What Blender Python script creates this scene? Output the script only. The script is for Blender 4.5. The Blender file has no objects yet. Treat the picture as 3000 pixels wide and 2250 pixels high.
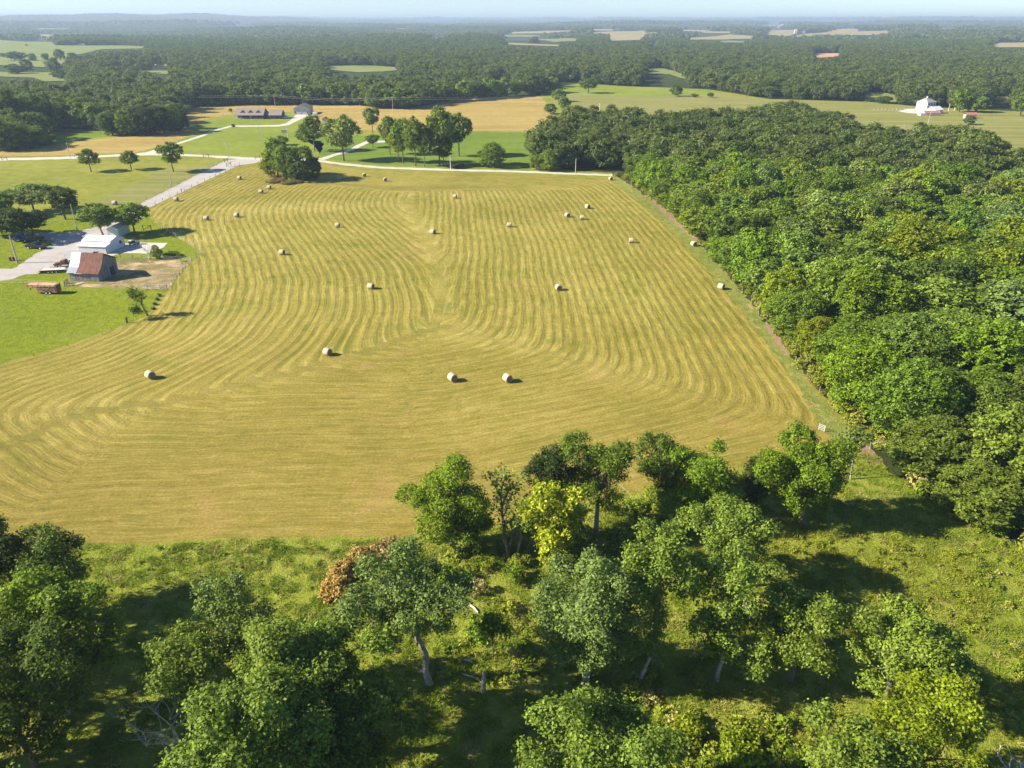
import bpy, math, random
import numpy as np
from mathutils import Vector, Matrix
from mathutils.geometry import delaunay_2d_cdt

sc = bpy.context.scene
COL = sc.collection
R_ = math.radians
rng = np.random.default_rng(7)
random.seed(7)

# ------------------------------------------------------------------ camera, sky, sun, exposure
CH, FPX, CX, CY = 55.0, 2150.0, 1500.0, 1125.0
PITCH = math.atan((CY - 62.0) / FPX)
cam = bpy.data.cameras.new('camera'); camo = bpy.data.objects.new('camera', cam); COL.objects.link(camo)
cam.sensor_width = 36.0; cam.lens = FPX / 3000.0 * 36.0
cam.clip_start = 0.5; cam.clip_end = 80000
camo.location = (0, 0, CH); camo.rotation_euler = (math.pi / 2 - PITCH, 0, 0)
sc.camera = camo

SUN_EL = R_(31); SUN_AZ = R_(264)          # azimuth measured from +Y towards +X
world = bpy.data.worlds.new("World"); sc.world = world; world.use_nodes = True
wn = world.node_tree.nodes; wl = world.node_tree.links
sky = wn.new('ShaderNodeTexSky'); sky.sky_type = 'NISHITA'; sky.sun_disc = False
sky.sun_elevation = SUN_EL; sky.sun_rotation = SUN_AZ
sky.altitude = 300; sky.air_density = 0.8; sky.dust_density = 0.1; sky.ozone_density = 3.0
tint = wn.new('ShaderNodeMix'); tint.data_type = 'RGBA'; tint.blend_type = 'MULTIPLY'; tint.inputs[0].default_value = 1.0; tint.inputs[7].default_value = (0.86, 0.95, 1.06, 1)
wl.new(sky.outputs[0], tint.inputs[6]); wl.new(tint.outputs[2], wn['Background'].inputs[0]); wn['Background'].inputs[1].default_value = 0.062
sl = bpy.data.lights.new('sun', 'SUN'); sl.energy = 5.0; sl.angle = R_(0.53); sl.color = (1.0, 0.90, 0.72)
so = bpy.data.objects.new('sun', sl); COL.objects.link(so)
sd = Vector((math.sin(SUN_AZ) * math.cos(SUN_EL), math.cos(SUN_AZ) * math.cos(SUN_EL), math.sin(SUN_EL)))
so.rotation_euler = sd.to_track_quat('Z', 'Y').to_euler(); so.location = (-60, 0, 90)
sc.view_settings.view_transform = 'Standard'; sc.view_settings.look = 'None'
sc.view_settings.gamma = 1.0; sc.view_settings.use_curve_mapping = False
sc.view_settings.exposure = 1.48
sc.render.engine = 'CYCLES'
sc.cycles.max_bounces = 5; sc.cycles.diffuse_bounces = 2; sc.cycles.transmission_bounces = 3
sc.cycles.volume_bounces = 0; sc.cycles.use_denoising = True

# ------------------------------------------------------------------ terrain and photo-to-ground mapping
def smooth(a, b, x):
    t = np.clip((x - a) / (b - a), 0, 1); return t * t * (3 - 2 * t)
_w = np.random.default_rng(3)
_WV = [(_w.uniform(0, 6.28), _w.uniform(0, 6.28), L) for L in (900, 1300, 1900, 2600, 3800, 5200) for _ in range(2)]
def ground_z(x, y):
    x = np.asarray(x, float); y = np.asarray(y, float)
    d = np.hypot(x, y); h = 0
    for a, ph, L in _WV:
        h = h + np.sin((x * math.cos(a) + y * math.sin(a)) * 6.283 / L + ph)
    h = h / 6.0
    z = smooth(1000, 3600, d) * (8 + 20 * h)
    z = z + smooth(6000, 12000, d) * 8 * (1 + h)
    u = x / np.maximum(y, 1.0)
    z = z + 62 * np.exp(-((d - 9500) / 1900.0) ** 2) * (1 - smooth(-.42, -.14, u)) * (y > 0) * (1 + .06 * np.sin(u * 23) + .04 * np.sin(u * 61))
    return z
CP, SP = math.cos(PITCH), math.sin(PITCH)
def G(px, py, z=0.0):
    px = np.asarray(px, float); py = np.asarray(py, float)
    u = (px - CX) / FPX; v = (CY - py) / FPX
    dz = -SP + v * CP
    t = (CH - z) / np.maximum(-dz, 1e-4)
    return u * t, (CP + v * SP) * t
def GT(px, py):
    u = (float(px) - CX) / FPX; v = (CY - float(py)) / FPX; dy = CP + v * SP; dz = -SP + v * CP
    t = np.geomspace(200, 30000, 1400); gap = CH + dz * t - ground_z(u * t, dy * t); i = int(np.argmax(gap < 0)) if (gap < 0).any() else len(t) - 1
    return u * t[i], dy * t[i]
def P(x, y, z):
    d = y * CP + (CH - z) * SP; d = np.where(np.abs(d) < 1e-3, 1e-3, d)
    up = y * SP - (CH - z) * CP
    return CX + FPX * x / d, CY - FPX * up / d
def pxm(x, y, z=0.0):
    return FPX / (y * CP + (CH - z) * SP)
def zat(x, y, py):
    lo, hi = -5.0, 54.0
    for _ in range(40):
        m = (lo + hi) / 2
        if P(x, y, m)[1] > py: lo = m
        else: hi = m
    return lo
def inpoly(x, y, poly):
    x = np.asarray(x); y = np.asarray(y); r = np.zeros(x.shape, bool)
    n = len(poly); j = n - 1
    for i in range(n):
        xi, yi = poly[i]; xj, yj = poly[j]
        if yi != yj:
            c = ((yi > y) != (yj > y)) & (x < (xj - xi) * (y - yi) / (yj - yi) + xi)
            r ^= c
        j = i
    return r

# ------------------------------------------------------------------ object helpers
def tag(o, label=None, cat=None, group=None, kind=None):
    if label: o['label'] = label
    if cat: o['category'] = cat
    if group: o['group'] = group
    if kind: o['kind'] = kind
    return o
def np_mesh(name, V, F, mats=(), midx=None, attrs=None, smooth_=False):
    V = np.asarray(V, np.float32); F = np.asarray(F, np.int32)
    k = F.shape[1]; me = bpy.data.meshes.new(name)
    me.vertices.add(len(V)); me.vertices.foreach_set('co', V.ravel())
    me.loops.add(F.size); me.loops.foreach_set('vertex_index', F.ravel())
    me.polygons.add(len(F))
    me.polygons.foreach_set('loop_start', np.arange(0, F.size, k, dtype=np.int32))
    me.polygons.foreach_set('loop_total', np.full(len(F), k, dtype=np.int32))
    for m in mats: me.materials.append(m)
    if midx is not None: me.polygons.foreach_set('material_index', np.asarray(midx, np.int32))
    me.update(calc_edges=True)
    me.polygons.foreach_set('use_smooth', np.full(len(F), bool(smooth_)))
    for an, (dom, arr) in (attrs or {}).items():
        at = me.attributes.new(an, 'FLOAT', dom); at.data.foreach_set('value', np.asarray(arr, np.float32).ravel())
    me.update()
    return me
def link(name, me, parent=None, loc=(0, 0, 0), rz=0.0):
    o = bpy.data.objects.new(name, me); COL.objects.link(o)
    o.location = loc; o.rotation_euler = (0, 0, rz)
    if parent is not None: o.parent = parent
    return o
def empty(name, loc, rz=0.0):
    o = link(name, None, None, loc, rz); o.empty_display_size = 0.5; return o
class MB:
    def __init__(s): s.v = []; s.f = []; s.m = []
    def add(s, V, F, m=0):
        b = len(s.v); s.v += [tuple(p) for p in V]; s.f += [tuple(i + b for i in q) for q in F]; s.m += [m] * len(F); return s
    def box(s, c, d, rz=0.0, m=0, taper=1.0, ry=0.0):
        M = Matrix.Translation(c) @ Matrix.Rotation(rz, 4, 'Z') @ Matrix.Rotation(ry, 4, 'Y')
        V = []
        for z in (-.5, .5):
            t = 1 if z < 0 else taper
            for x, y in ((-.5, -.5), (.5, -.5), (.5, .5), (-.5, .5)): V.append(M @ Vector((x * d[0] * t, y * d[1] * t, z * d[2])))
        return s.add(V, [(3, 2, 1, 0), (4, 5, 6, 7), (0, 1, 5, 4), (1, 2, 6, 5), (2, 3, 7, 6), (3, 0, 4, 7)], m)
    def prism(s, prof, a, b, axis='y', m=0):
        V = []
        for t in (a, b):
            for p, q in prof: V.append((p, t, q) if axis == 'y' else (t, p, q))
        n = len(prof); F = [tuple(range(n - 1, -1, -1)), tuple(range(n, 2 * n))]
        F += [(i, (i + 1) % n, n + (i + 1) % n, n + i) for i in range(n)]
        return s.add(V, F, m)
    def tube(s, pts, rad, sides=6, m=0):
        V, F = tube(pts, rad, sides); return s.add(V, [tuple(q) for q in F], m)
    def cyl(s, c, r, h, axis='z', sides=16, m=0):
        c = Vector(c); d = {'x': Vector((1, 0, 0)), 'y': Vector((0, 1, 0)), 'z': Vector((0, 0, 1))}[axis]
        V, F = tube([c - d * h / 2, c + d * h / 2], [r, r], sides)
        V = list(V); F = [tuple(q) for q in F]
        F.append(tuple(range(sides - 1, -1, -1))); F.append(tuple(range(sides, 2 * sides)))
        return s.add(V, F, m)
    def build(s, name, mats, parent=None, bevel=0.0, smooth_=False):
        me = bpy.data.meshes.new(name); me.from_pydata(s.v, [], s.f)
        for mm in (mats if isinstance(mats, (list, tuple)) else [mats]): me.materials.append(mm)
        me.polygons.foreach_set('material_index', s.m)
        if smooth_: me.polygons.foreach_set('use_smooth', [True] * len(s.f))
        me.update()
        o = link(name, me, parent)
        if bevel:
            b = o.modifiers.new('b', 'BEVEL'); b.width = bevel; b.segments = 2; b.limit_method = 'ANGLE'
        return o
def tube(pts, rad, sides=6):
    pts = [np.asarray(p, float) for p in pts]; V = []; F = []
    n = len(pts)
    for i, p in enumerate(pts):
        t = pts[min(i + 1, n - 1)] - pts[max(i - 1, 0)]; t = t / (np.linalg.norm(t) + 1e-9)
        a = np.array((0, 0, 1.0)) if abs(t[2]) < .9 else np.array((1.0, 0, 0))
        u = np.cross(t, a); u /= np.linalg.norm(u); w = np.cross(t, u)
        for k in range(sides):
            an = 6.28318 * k / sides
            V.append(p + rad[i] * (math.cos(an) * u + math.sin(an) * w))
    for i in range(n - 1):
        for k in range(sides):
            a = i * sides + k; b = i * sides + (k + 1) % sides
            F.append((a, b, b + sides, a + sides))
    return np.array(V), np.array(F, int)

# ------------------------------------------------------------------ materials
class NT:
    def __init__(s, name):
        s.m = bpy.data.materials.new(name); s.m.use_nodes = True; s.t = s.m.node_tree; s.n = s.t.nodes
        s.b = s.n['Principled BSDF']; s.out = s.n['Material Output']; s.b.inputs['Roughness'].default_value = 0.85
        s.b.inputs['Specular IOR Level'].default_value = 0.2
    def new(s, t, **k):
        n = s.n.new(t)
        for a, b in k.items(): setattr(n, a, b)
        return n
    def L(s, a, b): s.t.links.new(a, b)
    def pos(s): return s.new('ShaderNodeNewGeometry').outputs['Position']
    def obj(s): return s.new('ShaderNodeTexCoord').outputs['Object']
    def noise(s, vec, scale, detail=4, rough=.6, dist=0.0):
        n = s.new('ShaderNodeTexNoise'); n.inputs['Scale'].default_value = scale; n.inputs['Detail'].default_value = detail
        n.inputs['Roughness'].default_value = rough; n.inputs['Distortion'].default_value = dist
        if vec is not None: s.L(vec, n.inputs['Vector'])
        return n.outputs['Fac']
    def math(s, op, a, b=None, c=None, clamp=False):
        n = s.new('ShaderNodeMath', operation=op, use_clamp=clamp)
        for i, x in enumerate((a, b, c)):
            if x is None: continue
            if isinstance(x, (int, float)): n.inputs[i].default_value = x
            else: s.L(x, n.inputs[i])
        return n.outputs[0]
    def ramp(s, fac, stops, interp='LINEAR'):
        n = s.new('ShaderNodeValToRGB'); n.color_ramp.interpolation = interp
        while len(n.color_ramp.elements) < len(stops): n.color_ramp.elements.new(0.5)
        for e, (p, c) in zip(n.color_ramp.elements, stops):
            e.position = p; e.color = (c if len(c) == 4 else (*c, 1)) if not isinstance(c, (int, float)) else (c, c, c, 1)
        s.L(fac, n.inputs[0]); return n.outputs[0]
    def mix(s, fac, a, b, mode='MIX'):
        n = s.new('ShaderNodeMix', data_type='RGBA', blend_type=mode)
        if isinstance(fac, (int, float)): n.inputs[0].default_value = fac
        else: s.L(fac, n.inputs[0])
        for i, x in ((6, a), (7, b)):
            if isinstance(x, tuple): n.inputs[i].default_value = (*x[:3], 1)
            else: s.L(x, n.inputs[i])
        return n.outputs[2]
    def attr(s, name):
        n = s.new('ShaderNodeAttribute'); n.attribute_name = name; return n.outputs['Fac']
    def mapping(s, vec, sc_, rot=(0, 0, 0)):
        n = s.new('ShaderNodeMapping'); n.inputs['Scale'].default_value = sc_; n.inputs['Rotation'].default_value = rot
        s.L(vec, n.inputs[0]); return n.outputs[0]
    def color(s, c): s.L(c, s.b.inputs['Base Color'])
    def bump(s, h, dist=.1, strength=1.0):
        n = s.new('ShaderNodeBump'); n.inputs['Distance'].default_value = dist; n.inputs['Strength'].default_value = strength
        s.L(h, n.inputs['Height']); s.L(n.outputs[0], s.b.inputs['Normal'])

def plain(name, c, rough=.7, metal=0.0, var=.12, scale=3.0, spec=.3):
    k = NT(name); f = k.noise(k.obj(), scale, 5)
    lo = tuple(x * (1 - var * 1.6) for x in c); hi = tuple(min(1, x * (1 + var * 1.6)) for x in c)
    k.color(k.ramp(f, [(.3, lo), (.7, hi)])); k.b.inputs['Roughness'].default_value = rough
    k.b.inputs['Metallic'].default_value = metal; k.b.inputs['Specular IOR Level'].default_value = spec
    return k.m

def grass(name, c_dark, c_mid, c_light, big=.02, mid=.25, fine=3.0, c_patch=None, patch=(.62, .72), patch_scale=.12, bump=.25, streak=None):
    k = NT(name); p = k.pos()
    a = k.noise(p, big, 5, .6); b = k.noise(p, mid, 6, .65, .4); c = k.noise(p, fine, 5, .7)
    s = k.math('ADD', k.math('MULTIPLY', a, .30), k.math('ADD', k.math('MULTIPLY', b, .38), k.math('MULTIPLY', c, .32)))
    if streak:
        mp = k.mapping(p, streak[1], (0, 0, streak[0]))
        st = k.noise(mp, 1.0, 4, .6)
        s = k.math('ADD', k.math('MULTIPLY', s, 1 - streak[2]), k.math('MULTIPLY', st, streak[2]))
    col = k.ramp(s, [(.36, c_dark), (.5, c_mid), (.64, c_light)])
    if c_patch:
        f = k.ramp(k.noise(p, patch_scale, 6, .7, .5), [(patch[0], 0.0), (patch[1], 1.0)])
        col = k.mix(f, col, c_patch)
    k.color(col); k.bump(k.math('ADD', k.math('MULTIPLY', b, 1.5), c), bump, .9)
    k.b.inputs['Specular IOR Level'].default_value = .05
    return k.m

def hay_material():
    k = NT('mown_hay'); p = k.pos()
    S = k.attr('row_distance'); A = k.attr('row_along')
    wob = k.noise(p, .025, 3, .5)
    S2 = k.math('ADD', S, k.math('MULTIPLY', wob, 2.6))
    cmb = k.new('ShaderNodeCombineXYZ'); k.L(k.math('MULTIPLY', S2, 2.3), cmb.inputs[0]); k.L(k.math('MULTIPLY', A, .16), cmb.inputs[1])
    st1 = k.noise(cmb.outputs[0], 1.0, 5, .68, .15)
    cm2 = k.new('ShaderNodeCombineXYZ'); k.L(k.math('MULTIPLY', S2, .42), cm2.inputs[0]); k.L(k.math('MULTIPLY', A, .015), cm2.inputs[1])
    st2 = k.noise(cm2.outputs[0], 1.0, 3, .6)
    wave = k.math('SINE', k.math('MULTIPLY', S2, 6.2832 / 2.0))
    cm3 = k.new('ShaderNodeCombineXYZ'); k.L(k.math('MULTIPLY', S2, .4), cm3.inputs[0]); k.L(k.math('MULTIPLY', A, .05), cm3.inputs[1])
    amp = k.ramp(k.noise(cm3.outputs[0], 1.0, 3, .6), [(.40, .15), (.66, 1.0)])
    seam = k.attr('seam'); wav = k.math('MULTIPLY', k.math('MULTIPLY', wave, amp), k.math('MULTIPLY', k.math('SUBTRACT', 1.0, seam), .026))
    fine = k.noise(p, 2.6, 7, .75); med = k.noise(p, .5, 6, .7, .6); big = k.noise(p, .018, 4, .6)
    s = k.math('ADD', k.math('MULTIPLY', st1, .31), k.math('MULTIPLY', fine, .51))
    s = k.math('ADD', s, k.math('MULTIPLY', med, .18))
    s = k.math('ADD', s, wav)
    s = k.math('ADD', s, k.math('MULTIPLY', k.math('SUBTRACT', st2, .5), .10))
    s = k.math('ADD', s, k.math('MULTIPLY', k.math('SUBTRACT', big, .5), .22))
    cm4 = k.new('ShaderNodeCombineXYZ'); k.L(k.math('MULTIPLY', S2, 2.6), cm4.inputs[0]); k.L(k.math('MULTIPLY', A, .06), cm4.inputs[1])
    thin = k.ramp(k.noise(cm4.outputs[0], 1.0, 6, .75, .3), [(.60, 0.0), (.70, 1.0)])
    s = k.math('ADD', s, k.math('MULTIPLY', thin, .06))
    s = k.math('ADD', s, k.math('MULTIPLY', seam, k.math('MULTIPLY', k.noise(p, .15, 4, .6), .10)))
    col = k.ramp(s, [(.34, (.070, .072, .010)), (.43, (.160, .142, .022)), (.51, (.250, .213, .044)), (.59, (.350, .298, .082)), (.69, (.50, .43, .19))])
    grn = k.ramp(k.noise(p, .09, 6, .7, .8), [(.48, 0.0), (.68, .8)])
    grn2 = k.math('MULTIPLY', grn, k.ramp(st1, [(.42, 1.0), (.56, .15)]))
    col = k.mix(grn2, col, (.100, .135, .012))
    sp_ = k.new('ShaderNodeSeparateXYZ'); k.L(p, sp_.inputs[0])
    near_ = k.ramp(k.math('MULTIPLY', sp_.outputs[1], .004), [(.25, .35), (.62, 0.0)])
    col = k.mix(near_, col, (.23, .155, .045))
    brn = k.ramp(k.noise(p, .05, 6, .75, 1.0), [(.56, 0.0), (.70, .75)])
    col = k.mix(k.math('MULTIPLY', brn, k.ramp(fine, [(.42, .2), (.6, 1.0)])), col, (.36, .22, .10))
    k.color(col)
    k.bump(k.math('ADD', k.math('MULTIPLY', fine, .5), k.math('ADD', st1, k.math('MULTIPLY', wave, .25))), .22, .8)
    k.b.inputs['Specular IOR Level'].default_value = .05
    return k.m

def leaf_material(name, use_random=False):
    k = NT(name)
    v = k.attr('leaf_tone')
    oi = k.new('ShaderNodeObjectInfo')
    if use_random:
        base = k.ramp(oi.outputs['Random'], [(0.0, (.070, .115, .022)), (.3, (.120, .150, .036)), (.55, (.090, .145, .024)), (.8, (.155, .180, .042)), (1.0, (.14, .20, .028))])
        big = k.noise(k.pos(), .004, 3, .5)
        base = k.mix(k.ramp(big, [(.35, 0.0), (.65, .5)]), base, (.120, .150, .042))
    else: base = oi.outputs['Color']
    bright = k.math('ADD', k.math('MULTIPLY', v, 1.35), .38)
    vm = k.new('ShaderNodeVectorMath', operation='SCALE'); k.L(base, vm.inputs[0]); k.L(bright, vm.inputs['Scale'])
    col = k.mix(k.ramp(v, [(.75, 0.0), (1.0, .35)]), vm.outputs[0], (.20, .21, .045))
    k.color(col); k.b.inputs['Roughness'].default_value = .55; k.b.inputs['Specular IOR Level'].default_value = .15
    tr = k.new('ShaderNodeBsdfTranslucent')
    tc = k.mix(.55, col, (.16, .22, .01)); k.L(tc, tr.inputs[0])
    mx = k.new('ShaderNodeMixShader'); mx.inputs[0].default_value = .42
    k.L(k.b.outputs[0], mx.inputs[1]); k.L(tr.outputs[0], mx.inputs[2]); k.L(mx.outputs[0], k.out.inputs[0])
    return k.m

M = {}
M['leaf'] = leaf_material('foliage'); M['leaf_far'] = leaf_material('foliage_far', True)
M['bark'] = plain('bark', (.12, .10, .08), .9, var=.35, scale=4)
M['bark_pale'] = plain('bark_pale', (.27, .245, .21), .9, var=.25, scale=3)
M['wood_dead'] = plain('dead_wood', (.50, .46, .41), .9, var=.2, scale=3)
M['hay'] = hay_material()
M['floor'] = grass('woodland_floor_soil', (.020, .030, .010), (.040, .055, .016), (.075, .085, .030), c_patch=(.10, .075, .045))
M['pasture'] = grass('pasture_grass', (.120, .145, .016), (.205, .215, .030), (.30, .29, .065), c_patch=(.27, .245, .07), patch=(.55, .75), patch_scale=.05)
M['lawn'] = grass('lawn_grass', (.095, .135, .006), (.165, .205, .010), (.25, .275, .025), mid=.6, bump=.35, c_patch=(.20, .205, .050), patch=(.56, .72), patch_scale=.07)
M['house_lawn'] = grass('mown_lawn_grass', (.12, .165, .018), (.185, .225, .028), (.26, .285, .055), c_patch=(.22, .24, .05), patch=(.58, .75), patch_scale=.04)
M['meadow_green'] = grass('meadow_grass', (.085, .135, .014), (.13, .19, .022), (.20, .25, .040), streak=(.05, (.02, .25, 1), .35))
M['tan'] = grass('ripe_field_grass', (.22, .165, .05), (.33, .245, .075), (.45, .35, .13), c_patch=(.62, .36, .02), patch=(.66, .80), patch_scale=.02, streak=(.25, (.01, .12, 1), .3))
M['right_field'] = grass('cut_field_grass', (.13, .145, .034), (.205, .205, .058), (.28, .26, .095), streak=(-.06, (.012, .16, 1), .5))
M['far_green'] = grass('far_pasture_grass', (.12, .155, .035), (.175, .21, .055), (.24, .25, .08))
M['far_tan'] = grass('far_stubble_grass', (.20, .17, .075), (.29, .24, .11), (.37, .31, .15))
M['red_soil'] = grass('bare_red_soil', (.34, .18, .09), (.46, .27, .15), (.55, .36, .22))
M['rough'] = grass('rough_meadow_grass', (.125, .165, .016), (.225, .26, .032), (.35, .345, .085), mid=.35, c_patch=(.30, .24, .09), patch=(.56, .72), patch_scale=.16, bump=.5)
M['edge'] = grass('weedy_edge_grass', (.08, .13, .02), (.19, .21, .045), (.33, .29, .10), mid=.5, c_patch=(.42, .27, .14), patch=(.60, .68), patch_scale=.2, bump=.4)
M['dirt'] = grass('corral_dirt', (.085, .10, .025), (.19, .16, .065), (.40, .31, .18), big=.05, mid=.35, c_patch=(.48, .36, .23), patch=(.53, .63), patch_scale=.09)
M['brown_strip'] = grass('bare_brown_soil', (.13, .095, .045), (.27, .19, .115), (.38, .29, .19), mid=.8)
M['gravel'] = grass('gravel_surface', (.36, .34, .30), (.47, .44, .39), (.56, .53, .48), mid=.5, fine=6, bump=.05)
M['road'] = grass('white_gravel_surface', (.36, .345, .29), (.46, .44, .385), (.54, .515, .46), mid=.5, fine=6, bump=.05)
M['drive'] = grass('grey_gravel_surface', (.28, .26, .25), (.37, .345, .33), (.44, .41, .38), mid=.5, fine=6, bump=.05)
M['blade'] = leaf_material('meadow_blades')
M['straw'] = None

# ------------------------------------------------------------------ ground and sheets
def build_ground():
    rr = [0.0] + list(np.geomspace(60, 34000, 110))
    ang = np.concatenate([np.linspace(-50, 50, 181), np.linspace(53, 307, 86)]) * math.pi / 180
    V = [(0, 0, 0)]; na = len(ang)
    for r in rr[1:]:
        x = r * np.sin(ang); y = r * np.cos(ang); z = ground_z(x, y)
        V += list(zip(x, y, z))
    F = []
    for k in range(na): F.append((0, 1 + (k + 1) % na, 1 + k, 1 + k))
    Q = []
    for i in range(len(rr) - 2):
        for k in range(na):
            a = 1 + i * na + k; b = 1 + i * na + (k + 1) % na
            Q.append((a, b, b + na, a + na))
    me = bpy.data.meshes.new('ground'); me.from_pydata(V, [], [f[:3] for f in F] + [q[::-1] for q in Q])
    me.materials.append(M['floor']); me.polygons.foreach_set('use_smooth', [True] * len(me.polygons)); me.update()
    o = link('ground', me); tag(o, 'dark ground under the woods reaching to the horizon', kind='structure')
    return o
ground = build_ground()
from mathutils.bvhtree import BVHTree
_bvh = BVHTree.FromObject(ground, bpy.context.evaluated_depsgraph_get())
def zmesh(x, y):
    if math.hypot(x, y) < 1000: return 0.0
    h = _bvh.ray_cast(Vector((x, y, 500)), Vector((0, 0, -1)))
    return h[0].z if h[0] else 0.0

def densify(poly, step, jit, seed=1):
    r = np.random.default_rng(seed); out = []
    n = len(poly)
    for i in range(n):
        a = np.array(poly[i]); b = np.array(poly[(i + 1) % n]); L = np.linalg.norm(b - a); k = max(1, int(L / step))
        k = min(k, 400)
        for j in range(k):
            q = a + (b - a) * j / k
            out.append(tuple(q + r.normal(0, jit, 2)))
    return out
def sheet(name, px, z, mat, label, step=6.0, jit=.25, bstep=2.5, world=False, attr_fn=None, far=False, kind='structure'):
    if world: poly = [tuple(p) for p in px]
    elif far: poly = [tuple(float(c) for c in GT(*p)) for p in px]
    else: poly = [tuple(float(c) for c in G(*p)) for p in px]
    b = densify(poly, bstep, jit, abs(hash(name)) % 1 + len(px))
    xs = np.array(b); x0, y0 = xs.min(0); x1, y1 = xs.max(0)
    gx, gy = np.meshgrid(np.arange(x0 + step / 2, x1, step), np.arange(y0 + step / 2, y1, step))
    gx = gx.ravel(); gy = gy.ravel(); m = inpoly(gx, gy, b)
    pts = [Vector(q) for q in b] + [Vector((float(a), float(c))) for a, c in zip(gx[m], gy[m])]
    nb = len(b)
    res = delaunay_2d_cdt(pts, [(i, (i + 1) % nb) for i in range(nb)], [], 1, 1e-4)
    V2, F2 = res[0], res[2]
    if far: V = [(v.x, v.y, zmesh(v.x, v.y) + z) for v in V2]
    else: V = [(v.x, v.y, z) for v in V2]
    me = bpy.data.meshes.new(name)
    F2 = [tuple(f) if (V2[f[1]] - V2[f[0]]).cross(V2[f[2]] - V2[f[0]]) > 0 else tuple(reversed(f)) for f in F2]
    me.from_pydata(V, [], F2); me.materials.append(mat)
    if attr_fn:
        A = np.array([(v.x, v.y) for v in V2]); s, a = attr_fn(A)
        for nm, arr in (('row_distance', s), ('row_along', a), ('seam', SEAM)):
            at = me.attributes.new(nm, 'FLOAT', 'POINT'); at.data.foreach_set('value', arr.astype(np.float32))
    me.update()
    o = link(name, me); tag(o, label, kind=kind); return o

OPEN = [(-600, 446), (-100, 440), (60, 435), (150, 422), (135, 377), (300, 379), (350, 396), (440, 395), (530, 384), (546, 350), (541, 315), (760, 306), (900, 307),
        (1060, 308), (1110, 318), (1190, 318), (1330, 292), (1450, 286), (1580, 280), (1610, 262), (1640, 240), (1840, 253), (1960, 257), (2080, 262), (2250, 290),
        (2540, 298), (2700, 313), (2950, 325), (3400, 332), (3400, 520), (3120, 470), (2950, 440), (2800, 425), (2650, 420), (2530, 400), (2450, 372), (2330, 352), (2200, 352), (2050, 362),
        (1900, 372), (1800, 362), (1690, 368), (1655, 390), (1600, 430), (1560, 475), (1560, 492), (1790, 506), (1835, 535), (1930, 610), (2040, 710), (2190, 880),
        (2300, 1040), (2410, 1180), (2530, 1300), (2600, 1380), (2700, 1440), (2830, 1530), (3000, 1610), (3400, 1780), (3400, 2600), (3400, 3400), (-400, 3400), (-600, 2600), (-600, 1600)]
Z = .004
sheet('pasture', OPEN, Z, M['pasture'], 'yellow green grazed pasture around the farms and roads', step=12, bstep=6)
TAN = [(541, 316), (760, 307), (1060, 309), (1110, 319), (1190, 319), (1330, 293), (1450, 287), (1580, 281), (1600, 300), (1630, 350), (1655, 372), (1619, 386), (1400, 384), (1300, 386),
       (1200, 376), (1150, 385), (1000, 378), (930, 372), (900, 352), (830, 334), (690, 334), (620, 345), (560, 360), (548, 350)]
sheet('ripe_field', TAN, 2 * Z, M['tan'], 'tan ripe field with yellow flower patches behind the ranch house', step=10, bstep=4)
sheet('tan_strip', [(-300, 468), (0, 458), (200, 455), (400, 446), (470, 428), (600, 384), (640, 364), (545, 365), (530, 384), (440, 396), (350, 400), (160, 424), (0, 434), (-300, 442)], 2 * Z, M['tan'],
      'tan rough strip between the road and the dark wood on the left', step=8)
sheet('wood_glade', [(150, 420), (140, 378), (300, 380), (345, 396), (300, 402), (200, 414)], 3 * Z, M['meadow_green'], 'green glade in front of the left wood', step=8)
sheet('house_lawn', [(420, 448), (470, 430), (600, 386), (530, 378), (600, 358), (690, 334), (880, 326), (925, 340), (905, 362), (880, 400), (950, 420), (935, 462), (740, 457), (560, 448)], 3 * Z, M['house_lawn'],
      'mown green lawn in front of the ranch house with dormers', step=8, bstep=4)
sheet('meadow', [(890, 405), (950, 398), (1100, 396), (1395, 388), (1622, 389), (1600, 425), (1565, 475), (1550, 502), (1480, 496), (1300, 491), (1100, 482), (1000, 472), (940, 463), (925, 430)], 3 * Z, M['meadow_green'],
      'green meadow under the oak grove beyond the road', step=8, bstep=4)
sheet('cut_field', [(1625, 300), (1645, 262), (1655, 252), (1840, 256), (1960, 262), (2080, 272), (2250, 292), (2540, 300), (2700, 315), (2950, 327), (3400, 336), (3400, 512), (3120, 468), (2950, 438), (2800, 423), (2650, 418),
      (2530, 398), (2450, 370), (2330, 350), (2200, 350), (2050, 360), (1900, 370), (1800, 360), (1690, 360), (1660, 330)], 2 * Z, M['right_field'], 'pale striped cut field beyond the wood with the white farmhouse', step=12, bstep=6)
sheet('green_field', [(1645, 250), (1655, 243), (1740, 246), (1840, 254), (1960, 258), (2080, 262), (2100, 280), (1900, 282), (1690, 279), (1640, 275)], 3 * Z, M['house_lawn'],
      'green pasture band with one round oak at the far wood', step=12, bstep=6)

# main hay field: rows run parallel to its sides, mown round and round
SIDES = [
    [(-420, 1470), (-260, 1560), (-60, 1625), (244, 1590), (407, 1593), (680, 1573), (1180, 1573), (1500, 1530), (1900, 1430), (2150, 1370), (2420, 1310), (2545, 1305)],
    [(2545, 1305), (2420, 1170), (2330, 1060), (2190, 890), (2020, 705), (1900, 595), (1800, 520)],
    [(1800, 520), (1600, 514), (1400, 507), (1200, 508), (1060, 500), (960, 478), (860, 470), (745, 478)],
    [(745, 478), (700, 486), (428, 615)],
    [(428, 615), (470, 665), (560, 720), (592, 745), (562, 768), (492, 850), (433, 922), (380, 948), (300, 976), (200, 1012), (100, 1040), (0, 1066), (-150, 1115), (-400, 1210)],
    [(-400, 1210), (-470, 1340), (-420, 1470)],
]
GUIDE = list(SIDES); GUIDE[3] = [(745, 478), (700, 486), (400, 630)]
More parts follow.
